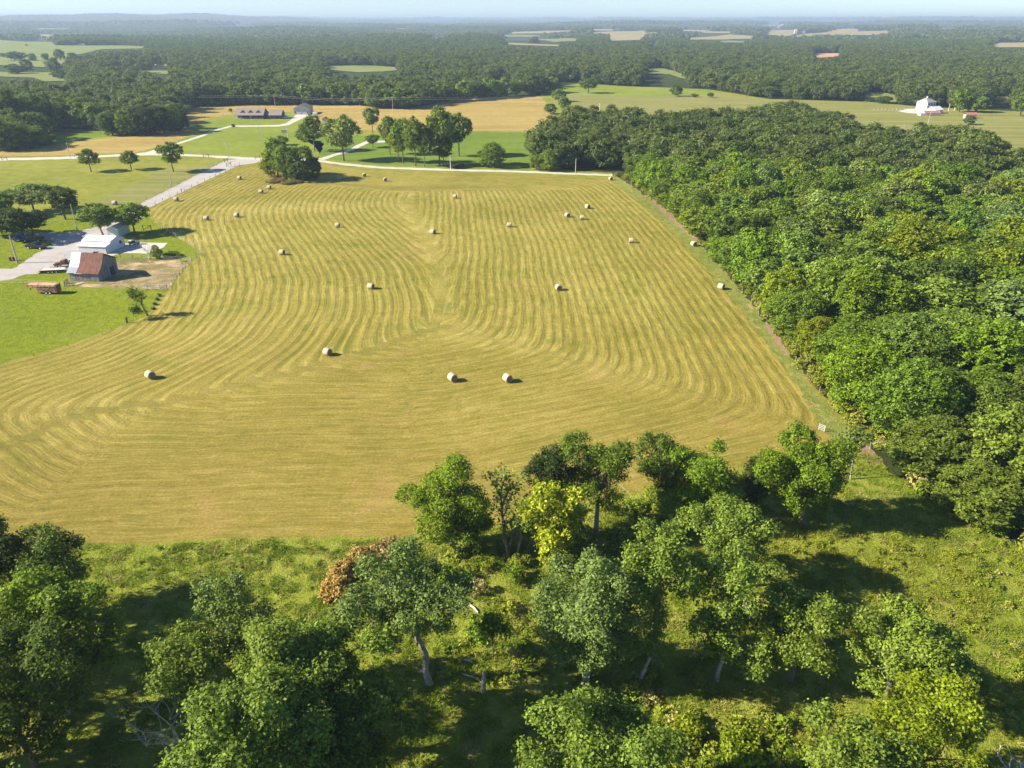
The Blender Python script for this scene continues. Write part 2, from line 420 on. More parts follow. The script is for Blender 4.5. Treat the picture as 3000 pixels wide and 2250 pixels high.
GUIDE[4] = [(400, 630), (405, 700), (410, 780), (400, 860), (360, 925), (300, 972), (200, 1012), (100, 1040), (0, 1066), (-150, 1115), (-400, 1210)]
SW = [np.array([G(*p) for p in s]) for s in GUIDE]
def rows(A):
    best = []; al = []
    off = 0.0
    for s in SW:
        dmin = np.full(len(A), 1e9); am = np.zeros(len(A)); run = off
        for i in range(len(s) - 1):
            a, b = s[i], s[i + 1]; ab = b - a; L = np.hypot(*ab)
            t = np.clip(((A - a) @ ab) / L ** 2, 0, 1); q = a + t[:, None] * ab; d = np.hypot(*(A - q).T)
            m = d < dmin; dmin = np.where(m, d, dmin); am = np.where(m, run + t * L, am); run += L
        if len(best) == 2: dmin = dmin + np.maximum(0, dmin - 26) * 5
        best.append(dmin); al.append(am); off = run + 50
    B = np.array(best); Al = np.array(al); k = .26
    Bs = np.sort(B, 0); global SEAM; SEAM = np.exp(-((Bs[1] - Bs[0]) / 5.0) ** 2) * smooth(14, 30, Bs[0])
    S = -np.log(np.exp(-k * B).sum(0)) / k
    return S, Al[B.argmin(0), np.arange(len(A))]
hay_poly = [tuple(float(c) for c in G(*p)) for s in SIDES for p in s[:-1]]
sheet('hay_field', hay_poly, 4 * Z, M['hay'], 'mown golden hay field with curved windrow lines and round bales', step=2.2, bstep=1.2, jit=.18, world=True, attr_fn=rows)

# foreground rough meadow
sheet('rough_meadow', [(-420, 1475), (-260, 1566), (-60, 1631), (244, 1596), (407, 1599), (680, 1580), (1180, 1580), (1500, 1537), (1900, 1437), (2150, 1377), (2420, 1317), (2550, 1312), (2600, 1380), (2700, 1440),
      (2830, 1530), (3000, 1610), (3400, 1780), (3400, 3400), (-400, 3400), (-600, 2600), (-700, 1700)], 5 * Z, M['rough'], 'overgrown green and yellow meadow in the foreground', step=4, bstep=1.5, jit=.3)
sheet('field_edge', [(1800, 519), (1835, 533), (1935, 608), (2045, 708), (2195, 878), (2310, 1040), (2415, 1175), (2540, 1300), (2530, 1330), (2440, 1295), (2405, 1240), (2300, 1080), (2170, 905), (2010, 722), (1890, 606), (1790, 530)], 6 * Z, M['edge'],
      'weedy strip between the hay field and the wood', step=3, bstep=1.2, jit=.35)
sheet('brown_track', [(1890, 572), (1910, 573), (1985, 632), (2010, 655), (2060, 705), (2048, 712), (1990, 668), (1945, 630)], 7 * Z, M['brown_strip'], 'bare reddish soil along the wood edge near the road', step=2, bstep=.8, jit=.3)
sheet('brown_track', [(2240, 945), (2262, 950), (2290, 990), (2318, 1040), (2300, 1045), (2268, 1000)], 7 * Z, M['brown_strip'], 'bare brown soil along the wood edge halfway down the hay field', step=2, bstep=.8, jit=.25)
sheet('stony_track', [(2495, 1290), (2530, 1296), (2580, 1340), (2590, 1362), (2560, 1362), (2520, 1330)], 7 * Z, M['brown_strip'], 'pale stony track at the near right corner of the hay field', step=2, bstep=.8, jit=.25)

# farmyard
sheet('lawn', [(-400, 1208), (-150, 1113), (0, 1064), (100, 1038), (200, 1010), (300, 974), (380, 946), (431, 921), (490, 849), (560, 768), (590, 745), (558, 722), (468, 667), (426, 617), (405, 600),
      (380, 640), (330, 640), (230, 628), (110, 632), (0, 645), (-400, 680)], 6 * Z, M['lawn'], 'bright green lawn and paddock around the barn', step=6, bstep=2.5)
def zz(l, s=6.144, oy=640): return [(x / s, oy + y / s) for x, y in l]
sheet('gravel_yard', zz([(-600, 930), (0, 910), (205, 905), (430, 800), (620, 660), (850, 520), (1010, 420), (900, 395), (280, 395), (350, 330), (740, 250), (1100, 258), (1390, 232), (1600, 180), (1850, 190), (2000, 280),
      (2120, 460), (1940, 690), (1300, 930), (800, 990), (450, 1010), (250, 1085), (0, 1122), (-600, 1160)]), 7 * Z, M['drive'], 'grey gravel farmyard around the white sheds', step=4, bstep=1.5)
sheet('mown_strip', [(262, 598), (448, 517), (436, 503), (500, 497), (655, 473), (560, 521), (408, 599), (400, 612), (330, 606)], 2 * Z, M['right_field'], 'freshly cut lighter strip of grass beside the grey drive', step=6, bstep=3)
sheet('drive', [(660, 471), (735, 461), (790, 463), (770, 474), (735, 480), (700, 484), (428, 613), (410, 640), (360, 668), (330, 690), (262, 672), (330, 650), (408, 599)], 8 * Z, M['drive'], 'straight grey gravel drive from the road to the farmyard', step=5, bstep=2, jit=.12)
sheet('concrete_pad', [(313, 740), (343, 716), (408, 711), (491, 712), (480, 725), (434, 743), (351, 742), (318, 754)], 9 * Z, M['gravel'], 'pale concrete pad beside the white shed', step=4, bstep=2, jit=.06)
sheet('corral', [(312, 760), (389, 756), (562, 764), (491, 849), (301, 845), (191, 838), (195, 826), (288, 830), (328, 800)], 8 * Z, M['dirt'], 'bare tan corral ground beside the barn', step=3, bstep=1.2, jit=.2)
sheet('road', [(-400, 470), (0, 464), (200, 459), (400, 450), (412, 447), (440, 447), (490, 448), (600, 455), (700, 460), (780, 464), (860, 464), (939, 469), (1007, 478), (1115, 488), (1321, 496), (1480, 499), (1685, 507), (1800, 511),
      (1800, 516), (1685, 512), (1480, 504), (1321, 501), (1115, 494), (1007, 484), (939, 475), (860, 470), (780, 469), (690, 466), (600, 460), (480, 455), (400, 456), (200, 466), (0, 471), (-400, 478)], 9 * Z, M['road'],
      'white gravel country road crossing behind the hay field', step=6, bstep=2.5, jit=.32)
sheet('house_drive', [(480, 450), (411, 452), (467, 434), (522, 418), (593, 395), (632, 379), (676, 368), (752, 367.5), (817, 366), (838, 361), (852, 352), (860, 344), (868, 334), (900, 334), (905, 340), (886, 347), (868, 356), (848, 366), (818, 371), (752, 371.5), (678, 372),
      (636, 383), (597, 399), (526, 422), (480, 438)], 10 * Z, M['road'], 'curving white drive up to the ranch house', step=6, bstep=3, jit=.12)
sheet('grove_drive', [(926, 467), (980, 451), (1025, 437), (1045, 425), (1075, 413), (1130, 412), (1130, 417), (1080, 419), (1056, 430), (1035, 442), (985, 456), (950, 469)], 10 * Z, M['road'], 'white drive leading in under the oaks', step=5, bstep=2, jit=.12)

FARP = [
    ('far_pasture', 'far_green', [(-120, 118), (0, 118), (155, 124), (165, 134), (360, 134), (430, 137), (430, 143), (300, 146), (240, 158), (195, 172), (200, 195), (150, 201), (0, 192), (-120, 192)], 'broad green pasture far away at the left edge'),
    ('far_pasture', 'far_green', [(-120, 212), (80, 213), (150, 213), (155, 228), (205, 231), (205, 239), (130, 240), (100, 229), (0, 226), (-120, 226)], 'small green field beyond the left wood'),
    ('far_pasture', 'far_green', [(380, 208), (505, 209), (500, 219), (440, 216), (380, 213)], 'narrow light green field among the far left woods'),
    ('far_stubble', 'far_tan', [(310, 186), (510, 190), (505, 195), (320, 192)], 'thin pale field above the narrow green one'),
    ('far_stubble', 'far_green', [(940, 195), (1008, 193), (1090, 193), (1190, 200), (1180, 206), (1120, 211), (1050, 213), (960, 206)], 'pale field opening in the woods behind the house'),
    ('far_stubble', 'far_tan', [(1425, 240), (1500, 240), (1522, 255), (1500, 266), (1430, 254)], 'small tan field beyond the woods left of the hedge'),
    ('far_pasture', 'far_green', [(1876, 203), (1934, 200), (1978, 209), (2025, 230), (2005, 233), (1960, 219), (1900, 218)], 'crescent green clearing in the woods beyond the round oak'),
    ('far_stubble', 'far_tan', [(1430, 126), (1500, 127), (1650, 133), (1640, 137), (1500, 132)], 'long thin pale field in the middle of the far woods'),
    ('far_stubble', 'far_tan', [(1710, 97), (1800, 93), (1890, 89), (1892, 102), (1872, 118), (1780, 121), (1788, 104)], 'large pale field on the rise near the horizon'),
    ('far_stubble', 'far_tan', [(1500, 95), (1700, 88), (1640, 99), (1500, 100)], 'pale wedge shaped field near the horizon centre'),
    ('far_stubble', 'far_tan', [(1730, 86), (1800, 84), (1798, 91), (1732, 91)], 'small tan field on the far ridge'),
    ('far_pasture', 'far_green', [(1560, 116), (1695, 112), (1690, 121), (1620, 125)], 'green pasture dotted with trees in the far centre'),
    ('far_stubble', 'far_tan', [(2010, 112), (2140, 102), (2215, 107), (2222, 114), (2120, 117), (2020, 117)], 'rounded tan hill field right of centre'),
    ('far_stubble', 'far_tan', [(2107, 78), (2160, 74), (2155, 81)], 'tiny reddish field on the right ridge'),
    ('far_stubble', 'far_tan', [(2200, 75), (2290, 73), (2290, 83), (2215, 83)], 'tan field on the ridge below the far tower'),
    ('far_stubble', 'far_tan', [(2301, 112), (2335, 105), (2413, 95), (2460, 85), (2504, 85), (2515, 93), (2606, 90), (2606, 101), (2545, 105), (2490, 108), (2400, 107), (2345, 109)], 'long brown hillside field on the right'),
    ('far_stubble', 'far_tan', [(2250, 90), (2338, 88), (2330, 100), (2300, 111), (2250, 104)], 'pale field with small farm buildings right of centre'),
    ('bare_soil', 'red_soil', [(2372, 158), (2470, 156), (2467, 166), (2386, 172)], 'bare orange soil clearing below white sheds'),
    ('far_stubble', 'far_tan', [(2898, 127), (3050, 125), (3120, 128), (3120, 140), (2910, 140)], 'tan field at the right edge of the far woods'),
    ('far_pasture', 'right_field', [(2894, 284), (2975, 284), (2965, 302), (2915, 295)], 'light green field behind the bright tree on the right'),
    ('far_pasture', 'far_green', [(2535, 272), (2590, 273), (2650, 288), (2640, 300), (2600, 301), (2560, 297), (2535, 300)], 'small clearing with a bend of road left of the white farmhouse'),
    ('far_stubble', 'far_tan', [(100, 100), (180, 103), (180, 109), (100, 108)], 'pale strip among the woods at the far left'),
    ('far_stubble', 'far_tan', [(365, 64), (425, 64), (425, 67), (365, 67.5)], 'thin pale strip on the left skyline woods'),
    ('far_stubble', 'far_tan', [(1260, 74), (1370, 73), (1370, 76), (1260, 77)], 'thin pale strip below the skyline centre'),
    ('far_stubble', 'far_tan', [(570, 62.5+3), (600, 65), (600, 69), (575, 69)], 'tiny bare patch on the left skyline woods'),
]
FARP += [(nm, mt, [(x0, y0 + (y1 - y0) * a), (x0 + (x1 - x0) * .35, y0), (x1, y0 + (y1 - y0) * b), (x1 - (x1 - x0) * c, y1), (x0 + (x1 - x0) * .2, y1 - .5)], lab) for nm, mt, x0, x1, y0, y1, a, b, c, lab in (
    ('far_stubble', 'far_tan', 1870, 1990, 96, 102, .4, .3, .2, 'pale strip right of the large pale field on the rise'), ('far_pasture', 'far_green', 1900, 1935, 128, 134, .5, .4, .3, 'small green clearing in the middle of the far centre woods'),
    ('far_pasture', 'far_green', 1440, 1600, 103, 109, .3, .5, .3, 'long green strip left of the dotted pasture'), ('far_stubble', 'far_tan', 1970, 2090, 88, 93, .5, .3, .2, 'thin tan strip on the right centre ridge'),
    ('far_stubble', 'far_tan', 2040, 2180, 92, 98, .3, .5, .3, 'pale strip between the ridge and the rounded tan hill'), ('far_stubble', 'far_tan', 2500, 2620, 78, 82, .3, .4, .2, 'thin pale strip above the long brown hillside field'),
    ('far_pasture', 'far_green', 2100, 2200, 120, 126, .4, .4, .3, 'green strip below the rounded tan hill field'), ('far_stubble', 'far_tan', 600, 760, 78, 82, .4, .3, .3, 'pale strip in the far left centre woods'),
    ('far_stubble', 'far_tan', 1130, 1230, 84, 88, .4, .3, .3, 'pale strip in the far woods left of centre'), ('far_stubble', 'far_tan', 2700, 2860, 84, 88, .4, .3, .3, 'thin pale strip in the far woods at the right'),
    ('far_pasture', 'far_green', 1240, 1330, 108, 113, .4, .3, .3, 'dim green clearing in the far woods left of the thin pale field'), ('far_pasture', 'far_green', 60, 230, 84, 90, .4, .3, .3, 'green strip among woods above the broad far pasture'))]
for i, (nm, mt, poly, lab) in enumerate(FARP):
    w = np.array([GT(*p) for p in poly]); ext = float(np.ptp(w, axis=0).max()); dist = float(np.hypot(*w.mean(0)))
    sheet(nm, poly, .15 + dist * .0004, M[mt], lab, step=max(12, ext / 25), bstep=max(8, ext / 40), jit=min(2.5, ext / 200), far=True)

# ------------------------------------------------------------------ trees
def unit(n, r):
    v = r.normal(size=(n, 3)); return v / np.linalg.norm(v, axis=1)[:, None]
def leaf_cloud(C, N, size, r, aspect=.62, wild=.52):
    n = len(C); nn = N + wild * r.normal(size=(n, 3)); nn /= np.linalg.norm(nn, axis=1)[:, None]
    t = r.normal(size=(n, 3)); u = np.cross(nn, t); u /= np.linalg.norm(u, axis=1)[:, None]; w = np.cross(nn, u)
    s = size * r.uniform(.65, 1.35, n)[:, None]
    V = np.stack([C - u * s, C + w * s * aspect, C + u * s, C - w * s * aspect], 1).reshape(-1, 3)
    return V, np.arange(4 * n).reshape(-1, 4)
def crown(seed, rx, ry, rz, n_leaf, leaf, n_lobe=16, lobe=.40, clump=.5, per=18, gap=0.0, droop=0.0, skew=(0, 0), flat=.75, rag=0.0):
    """foliage centred on the origin, extents rx, ry, rz; returns V, F, tone, lobe centres"""
    r = np.random.default_rng(abs(int(seed)))
    d = unit(n_lobe * 3, r); d[:, 2] = d[:, 2] * .95 + .02
    keep = [0]
    for i in range(1, len(d)):
        if all(np.dot(d[i], d[j]) < .78 for j in keep): keep.append(i)
        if len(keep) >= n_lobe: break
    d = d[keep]; n_lobe = len(d)
    rad = r.uniform(.45 - .1 * rag, .80 + .14 * rag, n_lobe)
    lr = lobe * r.uniform(.75 - .25 * rag, 1.25, n_lobe)
    Lc = d * rad[:, None]
    Lc = np.vstack([Lc, [[0, 0, .1]]]); lr = np.append(lr, .5 - .14 * rag)
    sd_ = unit(len(Lc) * 4, r); pi_ = np.repeat(np.arange(len(Lc)), 4); hd = Lc[pi_] / np.maximum(np.linalg.norm(Lc[pi_], axis=1), 1e-6)[:, None]
    sd_ = sd_ + hd * .8; sd_ /= np.linalg.norm(sd_, axis=1)[:, None]
    SLc = Lc[pi_] + sd_ * (lr[pi_] * r.uniform(.75, 1.05, len(pi_)))[:, None]; slr = lr[pi_] * r.uniform(.35, .6, len(pi_))
    main_n = len(Lc); Lc = np.vstack([Lc, SLc]); lr = np.append(lr, slr)
    over = (np.linalg.norm(Lc, axis=1) + lr); f = np.where(over > 1.14 + .14 * rag, (1.14 + .14 * rag - lr) / np.maximum(np.linalg.norm(Lc, axis=1), 1e-6), 1); Lc = Lc * f[:, None]
    K = int(n_leaf / per * 2.6)
    w = lr ** 2; w /= w.sum()
    li = r.choice(len(lr), K, p=w); dd = unit(K, r)
    dd[:, 2] = np.where(dd[:, 2] < -.65, -dd[:, 2] * .6, dd[:, 2])
    dd /= np.linalg.norm(dd, axis=1)[:, None]
    C = Lc[li] + dd * (lr[li] * r.uniform(.82, 1.06, K))[:, None]
    D = np.linalg.norm(C[:, None, :] - Lc[None], axis=2) / lr[None]
    D[np.arange(K), li] = 9
    ok = D.min(1) > .80
    C = C[ok]; dd = dd[ok]; K = min(len(C), int(n_leaf / per)); C = C[:K]; dd = dd[:K]
    if gap > 0:
        q = r.random(K) > gap; C = C[q]; dd = dd[q]; K = len(C)
    sc3 = np.array([rx, ry, rz]); C = C * sc3
    tone = np.clip(.46 + .17 * r.normal(size=K), 0, 1)
    g = r.normal(size=(K, per, 3)) * clump * .5; g[:, :, 2] *= flat
    g += dd[:, None, :] * (-np.abs(r.normal(size=(K, per, 1))) * clump * .25)
    LC = (C[:, None, :] + g).reshape(-1, 3)
    N = np.repeat(dd * .8 + np.array([0, 0, .55]), per, 0)
    if droop: LC[:, 2] -= droop * (LC[:, 0] ** 2 + LC[:, 1] ** 2) / (rx * rx) * rz * .3
    LC[:, 0] += skew[0] * LC[:, 2]; LC[:, 1] += skew[1] * LC[:, 2]
    V, F = leaf_cloud(LC, N, leaf, r)
    tn = np.clip(np.repeat(tone, per) + r.normal(0, .2, len(F)), 0, 1)
    return V, F, tn, Lc[:main_n] * sc3
def merge(parts):
    V = []; F = []; b = 0
    for v, f in parts: V.append(v); F.append(f + b); b += len(v)
    return np.vstack(V), np.vstack(F)
def limbs(seed, base, cc, Lc, tr, n=9, sides=6, twigs=2, fork=.45, wob=.25):
    """trunk from base to crown centre cc and limbs to lobe centres (Lc relative to cc)"""
    r = np.random.default_rng(abs(int(seed)) + 99); base = np.array(base, float); cc = np.array(cc, float)
    H = cc[2] - base[2]
    pts = [base]
    for t in (.15, .35, .55, .75, 1.0):
        q = base + (cc - base) * np.array([t ** 1.3, t ** 1.3, t]); q[:2] += r.normal(0, wob * tr * 1.5, 2); pts.append(q)
    pts = [base - np.array([0, 0, .4])] + pts
    rad = [tr * 1.5, tr * 1.2, tr, tr * .85, tr * .75, tr * .62, tr * .4]
    parts = [tube(pts, rad, sides + 2)]
    idx = r.permutation(len(Lc))[:n]
    for i in idx:
        t0 = r.uniform(fork, .95); s = base + (cc - base) * t0
        e = cc + Lc[i] * r.uniform(.8, 1.0)
        m1 = s + (e - s) * .4 + np.array([0, 0, .06 * np.linalg.norm(e - s)]) + r.normal(0, .15, 3); m2 = s + (e - s) * .72 + r.normal(0, .25, 3)
        r0 = tr * r.uniform(.35, .55)
        parts.append(tube([s, m1, m2, e], [r0, r0 * .7, r0 * .45, r0 * .15], sides))
        for k in range(twigs):
            e2 = m2 + (e - m2) * r.uniform(0, .6) + r.normal(0, .9, 3) * np.linalg.norm(e - s) * .22
            parts.append(tube([m2, (m2 + e2) / 2 + r.normal(0, .1, 3), e2], [r0 * .35, r0 * .22, r0 * .07], max(3, sides - 2)))
    return merge(parts)

PAL = {'olive': (.185, .262, .034), 'grey': (.185, .255, .058), 'deep': (.095, .145, .018), 'mid': (.145, .218, .020), 'fresh': (.165, .260, .015), 'lime': (.22, .28, .012), 'yellow': (.36, .42, .024), 'darkest': (.045, .075, .016), 'rust': (.40, .20, .05)}  # foliage base colours, down to a blackish green
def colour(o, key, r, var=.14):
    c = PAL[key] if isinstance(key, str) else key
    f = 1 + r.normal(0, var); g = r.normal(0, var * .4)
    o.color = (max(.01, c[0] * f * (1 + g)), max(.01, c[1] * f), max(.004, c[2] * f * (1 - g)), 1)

# shared tree models: real size 12 m high, 5 m crown radius
def model(seed, n_leaf, leaf, n_lobe, clump, per, tall=.0, sides=5, nl=7, lobe=.40, lift=False):
    rz = 5.2 + tall * .5; cz = 11.4 - rz
    if lift: rz = 3.9; cz = 7.6
    V, F, tn, Lc = crown(seed, 5, 5, rz, n_leaf, leaf, n_lobe, lobe, clump, per)
    V = V + np.array([0, 0, cz])
    mc = np_mesh('crown', V, F, [M['leaf']], attrs={'leaf_tone': ('FACE', tn)})
    tv, tf = limbs(seed, (0, 0, 0), (0, 0, cz), Lc, .26, nl, sides, 1)
    return mc, np_mesh('trunk', tv, tf, [M['bark']], smooth_=True)
NEAR = [model(100 + i, 16500, .17, (13, 24, 17, 28, 15, 21, 18)[i], (.45, .65, .55)[i % 3], 19, tall=(i % 3) * .6, lobe=(.45, .33, .39, .31, .43, .35, .39)[i]) for i in range(7)]
MID = [model(200 + i, 6500, .27, (12, 22, 16, 26, 14, 20, 18)[i], (.55, .8, .65)[i % 3], 14, tall=(i % 3) * .6, nl=6, lobe=(.46, .34, .40, .32, .44, .36, .40)[i]) for i in range(7)]
LOW = [model(300 + i, 2200, .50, 15, .85, 9, tall=(i % 3) * .4, nl=4, sides=4) for i in range(6)]
TALL = [model(250 + i, 5600, .29, 16, .65, 14, nl=7, lift=True) for i in range(5)]
rt = np.random.default_rng(11)
def place_tree(x, y, h, rad, key, label, name='broadleaf_tree', cat='tree', group=None, lod=None, z=0.0, ryf=None, rz=None):
    d = math.hypot(x, y)
    S = lod if lod is not None else (NEAR if d < 150 else MID if d < 340 else LOW)
    mc, mt = S[int(rt.integers(len(S)))]
    e = empty(name, (x, y, z), rt.uniform(0, 6.28) if rz is None else rz); tag(e, label, cat, group)
    s = (rad / 5.0, rad * (ryf or rt.uniform(.88, 1.12)) / 5.0, h / 12.0)
    t = link('trunk', mt, e); c = link('crown', mc, e); t.scale = s; c.scale = s
    colour(c, key, rt); return e
def px_tree(bx, by, ty, w, key, label, name='broadleaf_tree', **k):
    x, y = (float(v) for v in G(bx, by)); h = zat(x, y, ty) * 1.02; rad = w / 2 / float(pxm(x, y, h * .6)) * .97
    if 'oak' in label and 'lod' not in k and bx > 900 and 'bushy' not in label: k['lod'] = TALL
    return place_tree(x, y, h, rad, key, label, name, **k)

# bespoke foreground trees, from the outline of the crown and the height of its middle
def own_tree(box, key, label, cz=None, base=None, name='broadleaf_tree', dens=1.0, leaf=.135, lobe=.38, n_lobe=24, gap=0.0, tr=.3, pale=False, seed=0, ivy=False, clump=.55, nlimb=12, twigs=3, wild=None, tilt=(0, 0)):
    x0, x1, y0, y1 = box; mx, my = (x0 + x1) / 2, (y0 + y1) / 2
    if base is not None:
        bx, by = (float(v) for v in G(*base))
        u = (mx - CX) / FPX; v = (CY - my) / FPX; dy = CP + v * SP; dz = -SP + v * CP
        t = by / dy; cx, cyy, czz = u * t, by, CH + dz * t
    else:
        cx, cyy = (float(v) for v in G(mx, my, cz)); czz = cz; bx, by = cx + tilt[0], cyy + tilt[1]
    s = float(pxm(cx, cyy, czz)); rx = (x1 - x0) / 2 / s * 1.05; vv = (y1 - y0) / 2 / s * 1.04
    a = math.atan2(CH - czz, cyy); ry = rx * .92
    rz = math.sqrt(max(vv * vv - (ry * math.sin(a)) ** 2, (.42 * rx) ** 2)) / max(math.cos(a), .5)
    rz = min(rz, czz * .93)
    ry = min(ry, max(.6 * rx, vv / max(math.sin(a), .3) * .98))
    n = int(dens * 100 * (rx * ry + rx * rz + ry * rz) * 4 / 3 * (.21 / leaf) ** 2 * (1.0 if leaf < .2 else .8))
    V, F, tn, Lc = crown(seed + int(x0) + int(y0), rx, ry, rz, n, leaf, n_lobe, lobe * .92, clump, 17, gap, rag=1.0)
    e = empty(name, (bx, by, 0)); tag(e, label, 'tree')
    off = np.array([cx - bx, cyy - by, czz])
    r = np.random.default_rng(int(x0 + y1) % 1000 + 5)
    c = link('crown', np_mesh('crown', V + off, F, [M['leaf']], attrs={'leaf_tone': ('FACE', tn)}), e); colour(c, key, r, .05)
    tv, tf = limbs(int(x0) + 3, (0, 0, 0), off, Lc, tr, nlimb, 6, twigs)
    link('trunk', np_mesh('trunk', tv, tf, [M['bark_pale'] if pale else M['bark']], smooth_=True), e)
    if ivy:
        k = 260; zz_ = r.uniform(0.3, czz, k); fr = zz_ / czz
        cen = np.stack([off[0] * fr, off[1] * fr, zz_], 1) + unit(k, r) * np.array([.9, .9, .3]) * r.uniform(.4, 1.2, k)[:, None]
        LC = (cen[:, None] + r.normal(0, .25, (k, 14, 3))).reshape(-1, 3)
        V, F = leaf_cloud(LC, np.tile([0, -.3, .6], (len(LC), 1)), leaf * .9, r)
        i = link('ivy', np_mesh('ivy', V, F, [M['leaf']], attrs={'leaf_tone': ('FACE', np.clip(r.normal(.55, .2, len(F)), 0, 1))}), e); colour(i, key, r, .03)
    return e
def branchy(name, base_xy, h, spread, label, cat, seed, mat, tr=.22, n=8, leaves=0, key='mid', lean=(0, 0), depth=3, leafy_limb=None):
    """bare tree: trunk with forking limbs; optional sparse leaf tufts"""
    r = np.random.default_rng(seed); parts = []; tips = []
    def grow(p, d, L, rad, lv):
        pts = [p]; q = p.copy()
        for k in range(3):
            d = d + r.normal(0, .16, 3); d[2] += .04; d /= np.linalg.norm(d); q = q + d * L / 3; pts.append(q.copy())
        parts.append(tube(pts, [rad, rad * .85, rad * .72, rad * .6], 6 if lv == 0 else 4))
        tips.append(q.copy())
        if lv >= depth: return
        for k in range(n if lv == 0 else 3):
            i = 3 if k < 2 else int(r.integers(1, 4)); dd = d * .55 + unit(1, r)[0] * spread; dd[2] = abs(dd[2]) * .8 + .15; dd /= np.linalg.norm(dd)
            grow(pts[i], dd, L * r.uniform(.45, .75), rad * .5, lv + 1)
    d0 = np.array([lean[0], lean[1], 1.0]); d0 /= np.linalg.norm(d0)
    grow(np.array([0, 0, -.3]), d0, h * .5, tr, 0)
    e = empty(name, (base_xy[0], base_xy[1], 0)); tag(e, label, cat)
    v, f = merge(parts); zs = h / max(v[:, 2].max(), .1); v[:, 2] *= zs
    link('trunk', np_mesh('trunk', v, f, [mat], smooth_=True), e)
    if leaves:
        T = np.array(tips) * np.array([1, 1, zs])
        if leafy_limb is not None: T = T[(T @ np.array(leafy_limb)) > np.quantile(T @ np.array(leafy_limb), .45)]
        T = T[T[:, 2] > h * .25]
        LC = T[r.integers(len(T), size=leaves)] + r.normal(0, .42, (leaves, 3))
        V, F = leaf_cloud(LC, np.tile([0, 0, 1.0], (leaves, 1)), .2, r)
        c = link('crown', np_mesh('crown', V, F, [M['leaf']], attrs={'leaf_tone': ('FACE', np.clip(r.normal(.5, .2, len(F)), 0, 1))}), e); colour(c, key, r, .05)
    return e
def px(x, y): return tuple(float(v) for v in G(x, y))

own_tree((1180, 1440, 1355, 1600), 'fresh', 'tall green tree with open limbs standing at the near edge of the hay field', base=(1332, 1612), leaf=.132, gap=.12, lobe=.32, n_lobe=26, tr=.24, pale=True)
own_tree((1300, 1435, 1480, 1590), 'mid', 'small dark tree tucked against the right side of the tall green field-edge tree', base=(1384, 1606), leaf=.132, tr=.14, n_lobe=12)
branchy('dead_tree', px(1490, 1641), 10.5, .5, 'ivy covered dead tree with bare forked top at the field edge', 'tree', 31, M['bark'], tr=.33, n=5, leaves=1700, key='olive', depth=3)
branchy('dead_tree', px(1512, 1630), 8.2, .6, 'slender bare grey tree touching the ivy covered dead tree', 'tree', 37, M['bark_pale'], tr=.17, n=4, depth=3)
own_tree((1540, 1712, 1418, 1650), 'yellow', 'bright yellow green tree glowing in front of the tall dark oak', base=(1624, 1664), leaf=.17, gap=.08, tr=.14, n_lobe=22, lobe=.33)
own_tree((1650, 1858, 1268, 1490), 'mid', 'tall rounded oak with pale trunk rising above the hay field edge', base=(1746, 1562), gap=.12, lobe=.33, tr=.3, pale=True, n_lobe=26)
own_tree((1528, 1690, 1305, 1470), 'darkest', 'dark leaning tree crown left of the tall rounded oak', base=(1715, 1566), gap=.12, lobe=.32, tr=.22, n_lobe=16)
own_tree((1872, 2030, 1277, 1440), 'deep', 'dark bushy tree, left half of the pair at the field edge', base=(1950, 1480), tr=.2)
own_tree((1925, 2176, 1296, 1505), 'fresh', 'broad green tree, right half of the pair at the field edge', base=(2040, 1512), tr=.26, lobe=.34, n_lobe=26)
own_tree((2168, 2262, 1355, 1480), 'darkest', 'small dark tree squeezed between two broad field-edge trees', base=(2216, 1490), tr=.14, n_lobe=12)
own_tree((2228, 2488, 1270, 1532), 'fresh', 'big spreading green tree at the near right corner of the hay field', base=(2350, 1538), tr=.3, lobe=.33, n_lobe=30, dens=1.15)
own_tree((2460, 2545, 1235, 1320), 'grey', 'slim pale trunked sapling with small grey green top by the white gate', base=(2492, 1404), tr=.11, pale=True, leaf=.17, n_lobe=9, gap=.3, nlimb=5)
own_tree((1998, 2300, 1447, 1668), 'olive', 'olive green oak below the two broad field-edge trees', cz=7.5, tr=.24, pale=True, gap=.1, lobe=.33, n_lobe=26)
own_tree((1572, 1885, 1602, 1985), 'grey', 'large grey green tree in the middle of the foreground', cz=8.6, tr=.28, dens=1.15, leaf=.128, lobe=.34, n_lobe=30, pale=True)
own_tree((1812, 2030, 1541, 1760), 'olive', 'ivy trunked oak with sparse spreading top right of the large grey green tree', base=(1918, 1956), tr=.24, pale=True, gap=.2, lobe=.3, n_lobe=20, ivy=True)
own_tree((2000, 2262, 1642, 1985), 'olive', 'loose olive tree right of the ivy trunked oak', cz=7.6, tr=.2, gap=.22, lobe=.3, n_lobe=24, pale=True)
own_tree((2212, 2500, 1685, 1965), 'olive', 'rounded olive tree standing before the shadowed meadow', cz=7.4, tr=.22, gap=.18, lobe=.31, n_lobe=22, base=None)
own_tree((1522, 1985, 1990, 2380), 'olive', 'yellow tinged oak crown cut off by the bottom edge, centre', cz=9.5, tr=.3, lobe=.31, n_lobe=34, leaf=.132)
own_tree((620, 1140, 1765, 2150), 'olive', 'huge olive green oak crown, upper part of the bottom left cluster', cz=10.5, tr=.38, lobe=.30, n_lobe=38, dens=1.1)
own_tree((505, 930, 1930, 2400), 'olive', 'olive oak crown in front of the huge oak, cut by the bottom edge', cz=11, tr=.3, lobe=.30, n_lobe=34, leaf=.132)
own_tree((830, 1190, 2010, 2330), 'deep', 'dark shaded tree at the right foot of the bottom left cluster', cz=7.5, tr=.25, gap=.15, lobe=.33, n_lobe=24)
